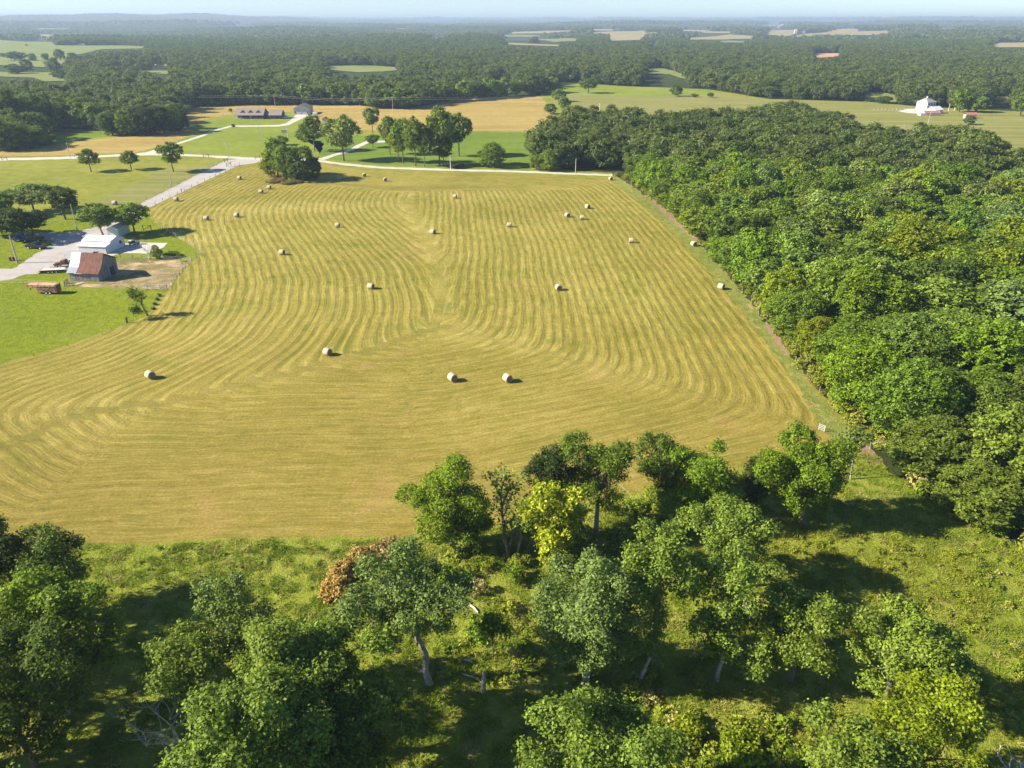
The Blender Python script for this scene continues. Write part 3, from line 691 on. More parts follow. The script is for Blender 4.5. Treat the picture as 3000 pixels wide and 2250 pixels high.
own_tree((1013, 1352, 1592, 1892), 'grey', 'spreading grey green tree on a clear pale trunk in the foreground meadow', base=(1259, 2005), tr=.32, pale=True, gap=.2, lobe=.30, n_lobe=26, leaf=.128)
own_tree((585, 765, 1700, 1930), 'grey', 'small bluish tree behind the huge oak', cz=9, tr=.18, gap=.12, n_lobe=18)
own_tree((415, 640, 1842, 2040), 'olive', 'olive tree with bleached dead lower limbs left of the huge oak', cz=9.5, tr=.2, gap=.2, lobe=.3, n_lobe=18)
own_tree((-60, 235, 1665, 1975), 'fresh', 'light green tree at the left edge of the foreground', cz=10.5, tr=.3, gap=.08, lobe=.33, n_lobe=26)
own_tree((160, 330, 1702, 2000), 'mid', 'narrower green tree just right of the light green one at the left edge', base=(200, 2090), tr=.22, gap=.12, n_lobe=20, pale=True)
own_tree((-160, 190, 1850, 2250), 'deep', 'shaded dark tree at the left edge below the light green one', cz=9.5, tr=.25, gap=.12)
own_tree((-70, 62, 1520, 1700), 'darkest', 'dark tree top at the left edge against the hay field', cz=8.5, tr=.2)
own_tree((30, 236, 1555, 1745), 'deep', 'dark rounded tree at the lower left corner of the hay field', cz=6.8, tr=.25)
own_tree((2482, 2832, 1735, 2050), 'olive', 'ragged olive tree leaning over a bare trunk at the lower right', base=(2560, 2120), tr=.24, pale=False, gap=.22, lobe=.29, n_lobe=26, leaf=.132)
own_tree((2362, 2620, 2085, 2380), 'olive', 'pale olive crown with bare twigs at the bottom edge, right', cz=9, tr=.22, gap=.2, lobe=.3, n_lobe=22, leaf=.132)
own_tree((2560, 2850, 2015, 2320), 'lime', 'yellowish crown beside the ragged olive tree at the bottom right', cz=8.5, tr=.24, gap=.08, lobe=.32, n_lobe=26, leaf=.128)
own_tree((1385, 1500, 1800, 1900), 'fresh', 'small leafy sapling between the pale trunk and the grey green tree', base=(1445, 1925), tr=.07, n_lobe=9, leaf=.16, gap=.2)
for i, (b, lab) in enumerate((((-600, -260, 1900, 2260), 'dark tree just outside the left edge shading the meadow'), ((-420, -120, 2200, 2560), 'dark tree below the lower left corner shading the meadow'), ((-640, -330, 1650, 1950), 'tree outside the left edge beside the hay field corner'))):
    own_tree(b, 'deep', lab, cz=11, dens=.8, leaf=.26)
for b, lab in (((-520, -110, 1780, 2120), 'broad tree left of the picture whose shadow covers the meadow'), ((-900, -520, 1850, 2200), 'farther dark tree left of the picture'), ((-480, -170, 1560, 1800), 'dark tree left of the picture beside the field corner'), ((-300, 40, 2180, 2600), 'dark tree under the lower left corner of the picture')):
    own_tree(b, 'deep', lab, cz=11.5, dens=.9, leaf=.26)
# bleached limbs and dead wood
branchy('dead_limb_tree', px(590, 2225), 9.6, 1.0, 'bleached bare branches of a dead tree poking out left of the huge oak', 'tree', 53, M['wood_dead'], tr=.12, n=9, depth=4, lean=(-.42, .1))
branchy('dead_tree', px(2935, 2275), 3.2, .8, 'small bleached dead tree in the bottom right corner', 'tree', 61, M['wood_dead'], tr=.13, n=7, depth=3)
def snag(x, y, h, r0, label, lean=(0.05, 0)):
    e = MB(); e.tube([(0, 0, -.2), (lean[0] * h * .5, lean[1] * h, h * .5), (lean[0] * h, lean[1] * h, h)], [r0 * 1.2, r0, r0 * .8], 8)
    e.add([(lean[0] * h, lean[1] * h, h + r0 * .8)] + [(lean[0] * h + r0 * .8 * math.cos(a), lean[1] * h + r0 * .8 * math.sin(a), h) for a in np.linspace(0, 6.283, 8, endpoint=False)], [(0, i + 1, (i + 1) % 8 + 1) for i in range(8)])
    o = e.build('tree_stump', M['bark_pale'], smooth_=True); o.location = (*px(x, y), 0); tag(o, label, 'tree stump')
snag(1416, 2030, 2.6, .2, 'tall broken stump in the shaded meadow right of the pale trunk')
snag(1866, 2010, 3.6, .17, 'dark leaning broken trunk below the large grey green tree', (.25, 0))
def log(x, y, L, a, label, r0=.13):
    e = MB(); e.tube([(-L / 2, 0, r0), (0, .06 * L, r0 * 1.2), (L / 2, 0, r0)], [r0, r0 * .9, r0 * .6], 7)
    o = e.build('fallen_log', M['wood_dead'], smooth_=True); o.location = (*px(x, y), 0.02); o.rotation_euler = (0, 0, a); tag(o, label, 'log')
log(1388, 1786, 1.5, -.9, 'short pale log in the weeds above the sapling'); log(1372, 1940, .9, -.4, 'small bleached log at the edge of the tree shadow')
log(1385, 1990, 2.4, -.5, 'long thin fallen branch beside the broken stump', .07); log(1002, 2178, 1.6, .3, 'pale log on the ground below the huge oak', .12)
log(1015, 2208, 1.3, .1, 'second pale log lying just below the first under the huge oak', .12)

# named middle-distance trees: base px, top px, crown width px
for ia, a in enumerate((
    (267, 503, 438, 66, 'mid', 'leftmost of the three lone pasture trees below the road'),
    (385, 497, 443, 62, 'mid', 'middle of the three lone pasture trees below the road'),
    (508, 503, 417, 76, 'mid', 'rightmost and tallest of the three lone pasture trees below the road'),
    (100, 620, 537, 118, 'grey', 'grey green tree with a yellowish top at the back of the farmyard'),
    (192, 643, 545, 108, 'deep', 'dark round tree on the lawn beside the utility pole'),
    (303, 693, 597, 104, 'olive', 'olive tree standing right behind the white shed'),
    (395, 684, 592, 108, 'mid', 'wide forked green tree right of the white shed'),
    (45, 708, 612, 120, 'darkest', 'large dark tree over the parked pickup at the left edge'),
    (98, 690, 618, 96, 'darkest', 'dark tree shading the gravel beside the parked pickup'),
    (-25, 690, 600, 110, 'deep', 'tree half cut by the left edge behind the parked vehicles'),
    (15, 640, 560, 80, 'mid', 'tree behind the farmyard trees at the left edge'),
    (462, 758, 719, 30, 'olive', 'small green tree by the corral fence'),
    (815, 514, 393, 92, 'mid', 'tallest tree at the left of the clump in the hay field'),
    (850, 524, 418, 100, 'mid', 'front tree in the middle of the clump in the hay field'),
    (890, 528, 424, 104, 'deep', 'dark tree at the right of the clump in the hay field'),
    (918, 527, 462, 56, 'deep', 'low dark tree at the right foot of the hay field clump'),
    (795, 517, 440, 62, 'lime', 'light green tree at the left foot of the hay field clump'),
    (922, 443, 340, 84, 'deep', 'dark oak left of the white drive under the oaks'),
    (1007, 471, 333, 108, 'grey', 'big grey oak with a clear trunk between road and drive'),
    (1092, 389, 313, 54, 'olive', 'separate round oak on the tan field behind the grove'),
    (1093, 432, 393, 42, 'fresh', 'small bright green round tree beside the white drive'),
    (885, 415, 380, 36, 'mid', 'small tree left of the dark oak near the solar panel'),
    (825, 425, 397, 40, 'mid', 'small round tree on the lawn behind the hay field clump'),
    (1143, 453, 338, 66, 'olive', 'leftmost oak of the grove beyond the road'),
    (1168, 476, 372, 56, 'lime', 'front left oak of the grove with a light green edge'),
    (1181, 478, 345, 60, 'olive', 'second front oak from the left in the grove'),
    (1218, 487, 336, 72, 'olive', 'third front oak from the left in the grove, clear trunk'),
    (1244, 489, 370, 60, 'deep', 'fourth front oak from the left in the grove'),
    (1289, 485, 316, 84, 'olive', 'tallest oak in the middle of the grove'),
    (1318, 458, 330, 80, 'deep', 'dark oak at the back right of the grove'),
    (1345, 458, 326, 86, 'mid', 'rightmost big oak of the grove'),
    (1300, 486, 400, 60, 'deep', 'low leafed oak right of the tallest one in the grove'),
    (1442, 489, 418, 78, 'mid', 'single bushy tree right of the grove by the road'),
    (1572, 497, 449, 50, 'mid', 'small tree before the wood where the road passes'),
    (1610, 500, 440, 60, 'mid', 'rounded tree at the road corner of the wood'),
    (1619, 272, 226, 44, 'olive', 'tall tree at the far end of the hedge between the fields'),
    (1637, 298, 258, 40, 'mid', 'second tree from the far end of the hedge between the fields'),
    (1652, 322, 282, 40, 'mid', 'middle tree of the hedge between the fields'),
    (1612, 334, 303, 40, 'deep', 'dark round bush standing left of the hedge'),
    (1676, 352, 305, 52, 'mid', 'near hedge tree where the hedge meets the wood'),
    (1716, 362, 316, 56, 'deep', 'dark tree at the back corner of the wood by the cut field'),
    (1724, 273, 230, 54, 'deep', 'lone round oak on the green band of the right field'),
    (1980, 282, 248, 40, 'deep', 'lone round tree standing at the lower edge of the green band'),
    (2035, 284, 275, 22, 'deep', 'tiny bush right of the lone round tree on the green band'),
    (2080, 286, 270, 20, 'deep', 'small dark bush at the corner of the far wood'),
    (2810, 328, 257, 54, 'fresh', 'bright green upright tree beside the white farmhouse'),
    (2860, 329, 283, 66, 'mid', 'rounded tree right of the bright upright one'),
    (2988, 341, 268, 60, 'mid', 'tree at the right edge beyond the cut field'),
    (2838, 365, 338, 40, 'grey', 'bushy grey green tree in front of the rust roofed shed'),
    (2590, 303, 281, 50, 'deep', 'dark bush mass left of the white farmhouse'),
    (2650, 306, 286, 44, 'deep', 'low dark tree directly left of the white farmhouse'),
    (1190, 316, 256, 120, 'mid', 'bulky green tree pushed out of the treeline behind the grove'),
)): px_tree(*a, **({'lod': TALL} if ia < 11 or ia in (18, 20) else {}))
branchy('dead_tree', px(437, 760), 4.6, .6, 'small bare tree by the corral fence', 'tree', 71, M['wood_dead'], tr=.15, n=8)
branchy('leaning_tree', px(434, 925), 6.0, .55, 'half dead tree with a green limb leaning left on the paddock edge', 'tree', 74, M['bark'], tr=.2, n=6, leaves=1500, key='mid', lean=(-.3, 0), leafy_limb=(-1, 0, -.1))
branchy('dead_tree', px(2985, 420), 9, .5, 'grey bare tree sticking out of the back of the wood', 'tree', 75, M['wood_dead'], tr=.3, n=7) if False else None
x_, y_ = px(2665, 470); branchy('dead_tree', (x_, y_), 15.5, .5, 'grey bare dead tree rising from the back of the right wood', 'tree', 76, M['wood_dead'], tr=.35, n=8)

# far left specimen trees beyond the left wood
for bx, by, ty, w, lab in ((97, 180, 158, 22, 'small round tree alone in the broad far pasture, leftmost'), (135, 178, 156, 20, 'small round tree alone in the broad far pasture, middle'), (178, 177, 146, 30, 'larger tree in the broad far pasture, right of two small ones'),
    (45, 178, 152, 60, 'long tree clump in the broad far pasture at the left'), (215, 180, 156, 34, 'tree at the right end of the broad far pasture'), (50, 217, 190, 60, 'round dark tree above the small green field at far left'),
    (82, 212, 176, 30, 'upright tree above the small green field at far left'), (160, 212, 172, 44, 'dark tree above the right end of the small green field'), (180, 231, 204, 50, 'bushy tree overlapping the right end of the small green field'), (78, 136, 130, 8, 'tiny bush alone on the broad far pasture')):
    x, y = (float(v) for v in GT(bx, by)); z = zmesh(x, y); s = float(pxm(x, y, z)); place_tree(x, y, (by - ty) / s / math.cos(.05), w / 2 / s, 'deep', lab, lod=LOW, z=z)

# right wood: rows parallel to the hay field edge, single trees
ORD = ['first', 'second', 'third', 'fourth', 'fifth', 'sixth', 'seventh', 'eighth', 'ninth', 'tenth', 'eleventh', 'twelfth', 'thirteenth', 'fourteenth', 'fifteenth', 'sixteenth', 'seventeenth', 'eighteenth', 'nineteenth', 'twentieth',
       'twenty-first', 'twenty-second', 'twenty-third', 'twenty-fourth', 'twenty-fifth', 'twenty-sixth', 'twenty-seventh', 'twenty-eighth', 'twenty-ninth', 'thirtieth', 'thirty-first', 'thirty-second', 'thirty-third', 'thirty-fourth', 'thirty-fifth', 'thirty-sixth', 'thirty-seventh', 'thirty-eighth', 'thirty-ninth', 'fortieth']
FIELD_VIS = [(1655, 252), (2250, 290), (2540, 300), (3400, 335), (3400, 420), (3060, 432), (2990, 425), (2930, 395), (2850, 376), (2760, 372), (2700, 374), (2600, 380), (2560, 372), (2480, 350), (2440, 326), (2380, 304), (2290, 303), (2200, 305), (2100, 318), (2000, 322), (1900, 328), (1800, 322), (1720, 318), (1690, 300)]
CN = {'olive': 'olive green', 'grey': 'grey green', 'deep': 'dark green', 'mid': 'mid green', 'fresh': 'bright green', 'lime': 'yellow green', 'darkest': 'blackish green'}
wood_pts = []; cand = []
p0 = np.array(G(1835, 528)); p1 = np.array(G(2560, 1320)); U = (p1 - p0) / np.hypot(*(p1 - p0)); W = np.array([-U[1], U[0]])
if W[0] < 0: W = -W
SPC = 9.8
for j in range(-4, 40):
    for i in range(-34, 34):
        q = p0 + U * (i * SPC + (j % 2) * SPC * .5) + W * (6.0 + j * SPC * .92)
        q = q + rt.uniform(-2.1, 2.1, 2) * (1 if j else .6)
        pxx, pyy = P(q[0], q[1], 0.0); tpx, tpy = P(q[0], q[1], 11.0)
        if j < 0 and i > -1: continue
        if q[1] < 60 or q[1] > 520 or inpoly(np.array([pxx]), np.array([pyy]), OPEN)[0]: continue
        if inpoly(np.array([tpx]), np.array([tpy]), FIELD_VIS)[0]: continue
        if tpx > 3180 or pyy > 2300 or pxx < 1500: continue
        cand.append((float(np.hypot(*q)), i, j, float(q[0]), float(q[1])))
cand.sort()
kin = rt.choice(['olive', 'grey', 'deep', 'mid', 'fresh', 'lime'], len(cand), p=[.27, .12, .10, .24, .18, .09])
per_row = {}
for c in sorted(cand, key=lambda c: -c[1]): pass
for n, (d, i, j, x, y) in enumerate(cand):
    key = str(kin[n]);
    if j <= 0 and key in ('deep', 'grey'): key = 'fresh' if rt.random() < .6 else 'mid'
    h = rt.uniform(9.5, 15.5) - (2.5 if j == 0 else 0); rad = rt.uniform(4.8, 7.6) - (.6 if j == 0 else 0)
    if n < 185 and j >= 0:
        row = 'on the hay field edge' if j == 0 else f'{ORD[j]} row back from the hay field'
        iw = ORD[min(max(i + 8, 0), len(ORD) - 1)]
        lab = f'{CN[key]} tree {row}, {iw} from the far end'
        place_tree(x, y, h, rad, key, lab, group='trees of the right wood')
    else: wood_pts.append((x, y, 0.0, h / 12 * .95, rt.uniform(0, 6.28)))
print('wood candidates', len(cand))
# left wood: front trees
fl = [(30, 440, 345, 110), (95, 432, 362, 90), (-30, 440, 350, 90), (135, 424, 388, 60), (330, 396, 322, 80), (380, 397, 318, 74), (425, 396, 306, 80), (470, 393, 300, 76), (510, 387, 296, 70), (530, 378, 305, 54), (350, 393, 340, 50),
      (290, 380, 292, 80), (240, 379, 290, 72), (190, 378, 286, 76), (145, 378, 270, 80), (95, 384, 262, 80), (40, 390, 250, 90), (-10, 390, 250, 90)]
fl += [(x, 307 + (2 if x > 1050 else 0) + (8 if 1090 < x < 1200 else 0) - (.045 * (x - 1200) if x > 1200 else 0) * 2.0, None, 44 + (i * 13) % 20) for i, x in enumerate(range(560, 1600, 38))]
flc = rt.choice(['deep', 'mid', 'olive', 'fresh', 'darkest'], len(fl), p=[.34, .33, .18, .05, .10])
for i, (bx, by, ty, w) in enumerate(fl):
    if ty is None: ty = by - 50 - (i * 7) % 12
    key = str(flc[i]); lab = (f'{CN[key]} tree in the treeline behind the tan field, {ORD[i - 18]} from the left' if i >= 18 else
        f'{CN[key]} tree of the left wood, ' + ['lowest left by the road', 'right of the lowest left one', 'cut by the left edge', 'small one at the glade', 'first along the tan strip', 'second along the tan strip', 'third along the tan strip', 'fourth along the tan strip', 'fifth along the tan strip', 'last before the tan field',
        'low one before the tan strip row', 'right end above the glade', 'second from right above the glade', 'middle above the glade', 'left of middle above the glade', 'left end above the glade', 'behind the lowest left pair', 'back one at the left edge'][i])
    px_tree(bx, by, ty, w, key, lab, group='trees along the front of the left wood', lod=MID if i < 18 else LOW)

# ------------------------------------------------------------------ woodland masses (instanced, too many to count)
protos = bpy.data.collections.new('woodland_models')
def proto(name, V, F, tn):
    o = bpy.data.objects.new(name, np_mesh(name, V, F, [M['leaf_far']], attrs={'leaf_tone': ('FACE', tn)})); protos.objects.link(o); return o
for i in range(6):
    V, F, tn, Lc = crown(400 + i, 6.3, 6.3, 5.4, 3600, .40, 12, .42, .8, 12); V[:, 2] += 6.6; proto('a_tree_model_%d' % i, V, F, tn)
protos2 = bpy.data.collections.new('forest_patch_models')
for i in range(5):
    r = np.random.default_rng(500 + i); PV = []; PF = []; PT = []; b = 0; span = 60.0; K6 = 6
    for a in range(K6):
        for c in range(K6):
            cx = (a + .5 + r.uniform(-.45, .45)) * span / K6 - span / 2; cy = (c + .5 + r.uniform(-.45, .45)) * span / K6 - span / 2
            n = 46; dd = unit(n, r); dd[:, 2] = np.abs(dd[:, 2]) * 1.1 - .15; rr = r.uniform(5.0, 7.5); hh = r.uniform(7, 17)
            C = dd * np.array([rr, rr, 5.5]) * r.uniform(.75, 1.05, (n, 1)) + np.array([cx, cy, hh - 4.5])
            v, f = leaf_cloud(C, dd + np.array([0, 0, .3]), 1.9, r, .8, .35); PV.append(v); PF.append(f + b); b += len(v); PT.append(np.clip(r.normal(.45, .1, n) + r.normal(0, .18), 0, 1))
    V = np.vstack(PV); o = bpy.data.objects.new('forest_patch_%d' % i, np_mesh('patch', V, np.vstack(PF), [M['leaf_far']], attrs={'leaf_tone': ('FACE', np.concatenate(PT))})); protos2.objects.link(o)

def scatter(name, pts, coll, label, n_models):
    pts = np.array(pts, float); me = bpy.data.meshes.new(name); me.vertices.add(len(pts)); me.vertices.foreach_set('co', pts[:, :3].astype(np.float32).ravel())
    for nm, arr in (('size', pts[:, 3]), ('turn', pts[:, 4])):
        at = me.attributes.new(nm, 'FLOAT', 'POINT'); at.data.foreach_set('value', arr.astype(np.float32))
    o = link(name, me); tag(o, label, kind='stuff')
    ng = bpy.data.node_groups.new(name, 'GeometryNodeTree'); ng.interface.new_socket('Geometry', in_out='INPUT', socket_type='NodeSocketGeometry'); ng.interface.new_socket('Geometry', in_out='OUTPUT', socket_type='NodeSocketGeometry')
    N = ng.nodes; L = ng.links.new
    gi = N.new('NodeGroupInput'); go = N.new('NodeGroupOutput'); ci = N.new('GeometryNodeCollectionInfo'); ci.inputs['Collection'].default_value = coll; ci.inputs['Separate Children'].default_value = True; ci.inputs['Reset Children'].default_value = True
    ip = N.new('GeometryNodeInstanceOnPoints'); ip.inputs['Pick Instance'].default_value = True
    rv = N.new('FunctionNodeRandomValue'); rv.data_type = 'INT'; rv.inputs[4].default_value = 0; rv.inputs[5].default_value = n_models - 1
    a1 = N.new('GeometryNodeInputNamedAttribute'); a1.data_type = 'FLOAT'; a1.inputs[0].default_value = 'size'
    a2 = N.new('GeometryNodeInputNamedAttribute'); a2.data_type = 'FLOAT'; a2.inputs[0].default_value = 'turn'
    cx = N.new('ShaderNodeCombineXYZ'); L(a2.outputs[0], cx.inputs[2]); e2 = N.new('FunctionNodeEulerToRotation'); L(cx.outputs[0], e2.inputs[0])
    L(gi.outputs[0], ip.inputs['Points']); L(ci.outputs[0], ip.inputs['Instance']); L(rv.outputs[2], ip.inputs['Instance Index']); L(e2.outputs[0], ip.inputs['Rotation']); L(a1.outputs[0], ip.inputs['Scale']); L(ip.outputs[0], go.inputs[0])
    md = o.modifiers.new('scatter', 'NODES'); md.node_group = ng
    return o
def allowed(x, y, z, h, half=0.0):
    ok = np.ones(x.shape, bool)
    for ox, oy in ((0, 0), (-half, 0), (half, 0), (0, -half), (0, half)) if half else ((0, 0),):
        for hh in np.linspace(0, h, 3 if half else 7):
            bx, by = P(x + ox, y + oy, z + hh)
            for poly in [f[2] for f in FARP]: ok &= ~inpoly(bx, by, poly)
            if not half and hh == 0: ok &= ~inpoly(bx, by, OPEN)
            if not half and hh == h: ok &= ~inpoly(bx, by, FIELD_VIS)
    return ok
def field_pts(r0, r1, sp, h, jit, seed, half=41.0, smin=.8, smax=1.15, ext=0.0, rot=True):
    r = np.random.default_rng(seed); X, Y = np.meshgrid(np.arange(-r1 * .72, r1 * .72, sp), np.arange(r0 * .7, r1, sp)); X = X.ravel(); Y = Y.ravel()
    X = X + r.uniform(-jit, jit, len(X)); Y = Y + r.uniform(-jit, jit, len(Y)); d = np.hypot(X, Y); an = np.degrees(np.arctan2(X, Y))
    m = (d > r0) & (d < r1) & (np.abs(an) < half); X = X[m]; Y = Y[m]; z = ground_z(X, Y); m = allowed(X, Y, z, h, ext); X = X[m]; Y = Y[m]; z = z[m]
    return np.stack([X, Y, z - .3, r.uniform(smin, smax, len(X)), r.uniform(0, 6.28, len(X))], 1)
mass = field_pts(440, 2300, 9.6, 15.0, 4.4, 21, smin=.62, smax=1.35)
# leave the right wood zone to the trees placed above
bxp, byp = P(mass[:, 0], mass[:, 1], 0.0)
near_right = (bxp > 1560) & (mass[:, 1] < 520) & (mass[:, 0] > 30)
mass = mass[~near_right]
scatter('woodland', np.vstack([mass, np.array(wood_pts)]) if wood_pts else mass, protos, 'dark green woodland rolling away behind the fields', 6)
far0 = field_pts(2280, 5500, 50, 12.0, 8, 22, smin=.9, smax=1.2, ext=24)
far = field_pts(5500, 13000, 105, 12.0, 14, 24, smin=1.8, smax=2.2, ext=45)
far2 = field_pts(13000, 30000, 300, 12.0, 40, 23, smin=4.5, smax=5.5)
scatter('distant_forest', np.vstack([far0, far, far2]), protos2, 'blue green distant forest reaching the horizon', 5)
print('mass', len(mass), 'far', len(far), len(far2))

# ------------------------------------------------------------------ undergrowth, weeds, grass tufts, shrubs
def weed_material():
    k = NT('weed_leaves'); v = k.attr('leaf_tone'); oi = k.new('ShaderNodeObjectInfo'); p = k.pos()
    base = k.ramp(oi.outputs['Random'], [(0.0, (.14, .22, .016)), (.35, (.19, .27, .018)), (.6, (.25, .31, .024)), (.85, (.32, .34, .055)), (1.0, (.42, .37, .14))])
    f = k.ramp(k.noise(p, .045, 5, .6, .5), [(.38, 0.0), (.62, .75)])
    sep = k.new('ShaderNodeSeparateXYZ'); k.L(p, sep.inputs[0])
    side = k.ramp(k.math('ADD', k.math('MULTIPLY', sep.outputs[0], .012), .35), [(.25, 0.0), (.8, 1.0)])
    base = k.mix(k.math('MULTIPLY', f, side), base, (.27, .29, .022))
    vm = k.new('ShaderNodeVectorMath', operation='SCALE'); k.L(base, vm.inputs[0]); k.L(k.math('ADD', k.math('MULTIPLY', v, .9), .5), vm.inputs['Scale'])
    k.color(vm.outputs[0]); tr = k.new('ShaderNodeBsdfTranslucent'); k.L(vm.outputs[0], tr.inputs[0])
    mx = k.new('ShaderNodeMixShader'); mx.inputs[0].default_value = .35; k.L(k.b.outputs[0], mx.inputs[1]); k.L(tr.outputs[0], mx.inputs[2]); k.L(mx.outputs[0], k.out.inputs[0])
    return k.m
M['weed'] = weed_material()
def coll_models(name, items, mat):
    c = bpy.data.collections.new(name)
    for i, (V, F, tn) in enumerate(items): c.objects.link(bpy.data.objects.new('%s_%d' % (name, i), np_mesh(name, V, F, [mat], attrs={'leaf_tone': ('FACE', tn)})))
    return c
def bush_geo(seed, r, h, n, leaf, lobes=8):
    V, F, tn, _ = crown(seed, r, r, h * .55, n, leaf, lobes, .45, .35, 10); V[:, 2] += h * .42; return V, F, tn
bushes = coll_models('bush_models', [bush_geo(600 + i, 1.5, 2.0, 620, .17) for i in range(5)], M['weed'])
weeds = coll_models('weed_models', [bush_geo(620 + i, .75, .7, 110, .13, 5) for i in range(5)], M['weed'])
def blades(seed, span, n, h):
    r = np.random.default_rng(seed); c = r.uniform(-span / 2, span / 2, (n, 2)); a = r.uniform(0, 6.28, n); w = .035; L = h * r.uniform(.5, 1.2, n); t = r.normal(0, .22, (n, 2))
    d = np.stack([np.cos(a), np.sin(a)], 1) * w
    V = np.zeros((n, 4, 3)); V[:, 0, :2] = c - d; V[:, 1, :2] = c + d; V[:, 2, :2] = c + t + d * .3; V[:, 3, :2] = c + t - d * .3; V[:, 2, 2] = L; V[:, 3, 2] = L
    return V.reshape(-1, 3), np.arange(4 * n).reshape(-1, 4), np.clip(r.normal(.5, .2, n), 0, 1)
tufts = coll_models('tuft_models', [blades(640 + i, 1.3, 100, .26) for i in range(5)], M['weed'])
def pts_in(px_poly, dens, seed, smin=.6, smax=1.3, nz=None, thr=.5):
    r = np.random.default_rng(seed); W_ = np.array([G(*p) for p in px_poly]); a0, b0 = W_.min(0); a1, b1 = W_.max(0); n = int((a1 - a0) * (b1 - b0) * dens)
    X = r.uniform(a0, a1, n); Y = r.uniform(b0, b1, n); m = inpoly(X, Y, W_); X = X[m]; Y = Y[m]
    if nz:
        q = sum(np.sin(X * math.cos(t) / nz * 6.28 + Y * math.sin(t) / nz * 6.28 + t * 9) for t in (0.3, 1.4, 2.5, 3.9, 5.1)) / 5; m = (q * .9 + r.normal(0, .25, len(q)) + .5) > thr; X = X[m]; Y = Y[m]
    return np.stack([X, Y, np.zeros(len(X)), r.uniform(smin, smax, len(X)), r.uniform(0, 6.28, len(X))], 1)
MEADOW = [(-300, 1640), (244, 1600), (407, 1603), (680, 1583), (1180, 1583), (1500, 1545), (1900, 1450), (2150, 1390), (2420, 1330), (2560, 1330), (2600, 1385), (2700, 1445), (2830, 1535), (3060, 1640), (3250, 1750), (3250, 2350), (-300, 2350)]
scatter('meadow_grass', pts_in(MEADOW, .8, 31, .6, 1.2), tufts, 'long meadow grass growing all over the foreground', 5)
scatter('meadow_weeds', np.vstack([pts_in([(1000, 1600)] + MEADOW[5:-1] + [(1000, 2350)], .45, 32, .3, .85, nz=9, thr=.55), pts_in([(-300, 1650), (244, 1610), (680, 1590), (1180, 1590), (1180, 2350), (-300, 2350)], .45, 44, .3, .75, nz=6, thr=.6), pts_in([(2250, 1600), (2900, 1540), (3200, 1700), (3200, 2250), (2800, 2250), (2500, 1750)], .6, 33, .35, .9, nz=7, thr=.5),
    pts_in([(1920, 2080), (2380, 2150), (2450, 2350), (1880, 2350)], 1.4, 38, .6, 1.4), pts_in([(1400, 1800), (1600, 1840), (1580, 2000), (1200, 1990), (1330, 1830)], .7, 39, .5, 1.2)]), weeds, 'low leafy weeds in clumps across the foreground meadow', 5)
EDGE = [(1800, 516), (1840, 530), (1940, 606), (2050, 706), (2200, 876), (2315, 1040), (2420, 1175), (2545, 1298), (2640, 1370), (2700, 1410), (2620, 1260), (2480, 1120), (2370, 990), (2240, 830), (2090, 670), (1960, 575), (1850, 515)]
WOODROW = [(1150, 1578), (1500, 1545), (1900, 1440), (2200, 1400), (2260, 1470), (2100, 1560), (1750, 1640), (1500, 1680), (1200, 1640)]
CORNER = [(2560, 1330), (2700, 1440), (2830, 1530), (3000, 1610), (3200, 1700), (3300, 1640), (3000, 1480), (2800, 1380), (2640, 1290)]
scatter('undergrowth', np.vstack([pts_in(EDGE, .42, 34, .3, .95), pts_in([(1500, 1900), (1700, 1960), (1950, 1990), (2300, 2000), (2480, 2080), (2300, 2130), (1900, 2080), (1550, 2010)], .10, 51, .3, .8), pts_in(WOODROW, .16, 35, .35, .95), pts_in(CORNER, .20, 36, .6, 1.3), pts_in([(1250, 1700), (1600, 1660), (2000, 1560), (2050, 1700), (1700, 1800), (1350, 1800)], .07, 37, .4, 1.0)]),
    bushes, 'dense green undergrowth along the wood edge and below the trees', 5)
M['shrub_leaf'] = M['leaf']
def shrub(x, y, w, h, key, label, seed, name='shrub'):
    X, Y = px(x, y); s = float(pxm(X, Y)); r = w / 2 / s
    V, F, tn, Lc = crown(seed, r, r, h * .6, int(900 * r * r), .15, 9, .45, .3, 12); V[:, 2] += h * .5
    e = empty(name, (X, Y, 0)); tag(e, label, 'shrub'); c = link('foliage', np_mesh('foliage', V, F, [M['leaf']], attrs={'leaf_tone': ('FACE', tn)}), e); colour(c, key, rt, .05)
    tv, tf = limbs(seed, (0, 0, 0), (0, 0, h * .5), Lc, .06, 5, 4, 0); link('stem', np_mesh('stem', tv, tf, [M['bark']], smooth_=True), e)
shrub(985, 1745, 90, 1.8, (.46, .30, .085), 'orange brown shrub nearest the camera in the curved row of faded shrubs', 701)
shrub(1010, 1690, 84, 1.6, (.46, .30, .085), 'orange shrub, second in the curved row of faded shrubs', 702)
shrub(1065, 1650, 90, 1.5, (.46, .31, .11), 'tan orange shrub in the middle of the curved row', 703)
shrub(1135, 1620, 86, 1.3, (.44, .31, .13), 'pale brown shrub at the far end of the curved row', 704)
shrub(510, 750, 54, 1.0, 'fresh', 'low rounded green bush on the lawn beside the corral', 705)
shrub(812, 532, 60, .9, (.26, .16, .07), 'reddish brown brush at the foot of the hay field tree clump, left', 706)
shrub(855, 536, 60, .8, (.22, .15, .06), 'reddish brown brush at the foot of the hay field tree clump, right', 707)
shrub(1340, 492, 46, 1.9, 'darkest', 'dark low bush by the road below the grove', 708)
shrub(1300, 1705, 70, 1.4, 'fresh', 'bright green bush below the tall field-edge tree', 709)
shrub(2030, 2160, 110, 1.5, 'lime', 'lime green bush at the bottom edge right of centre', 710)
shrub(2170, 2215, 130, 1.6, 'lime', 'lime green bush in the bottom edge thicket, right one', 711)
shrub(683, 372, 10, 1.6, 'deep', 'small shrub beside the curving house drive', 712)
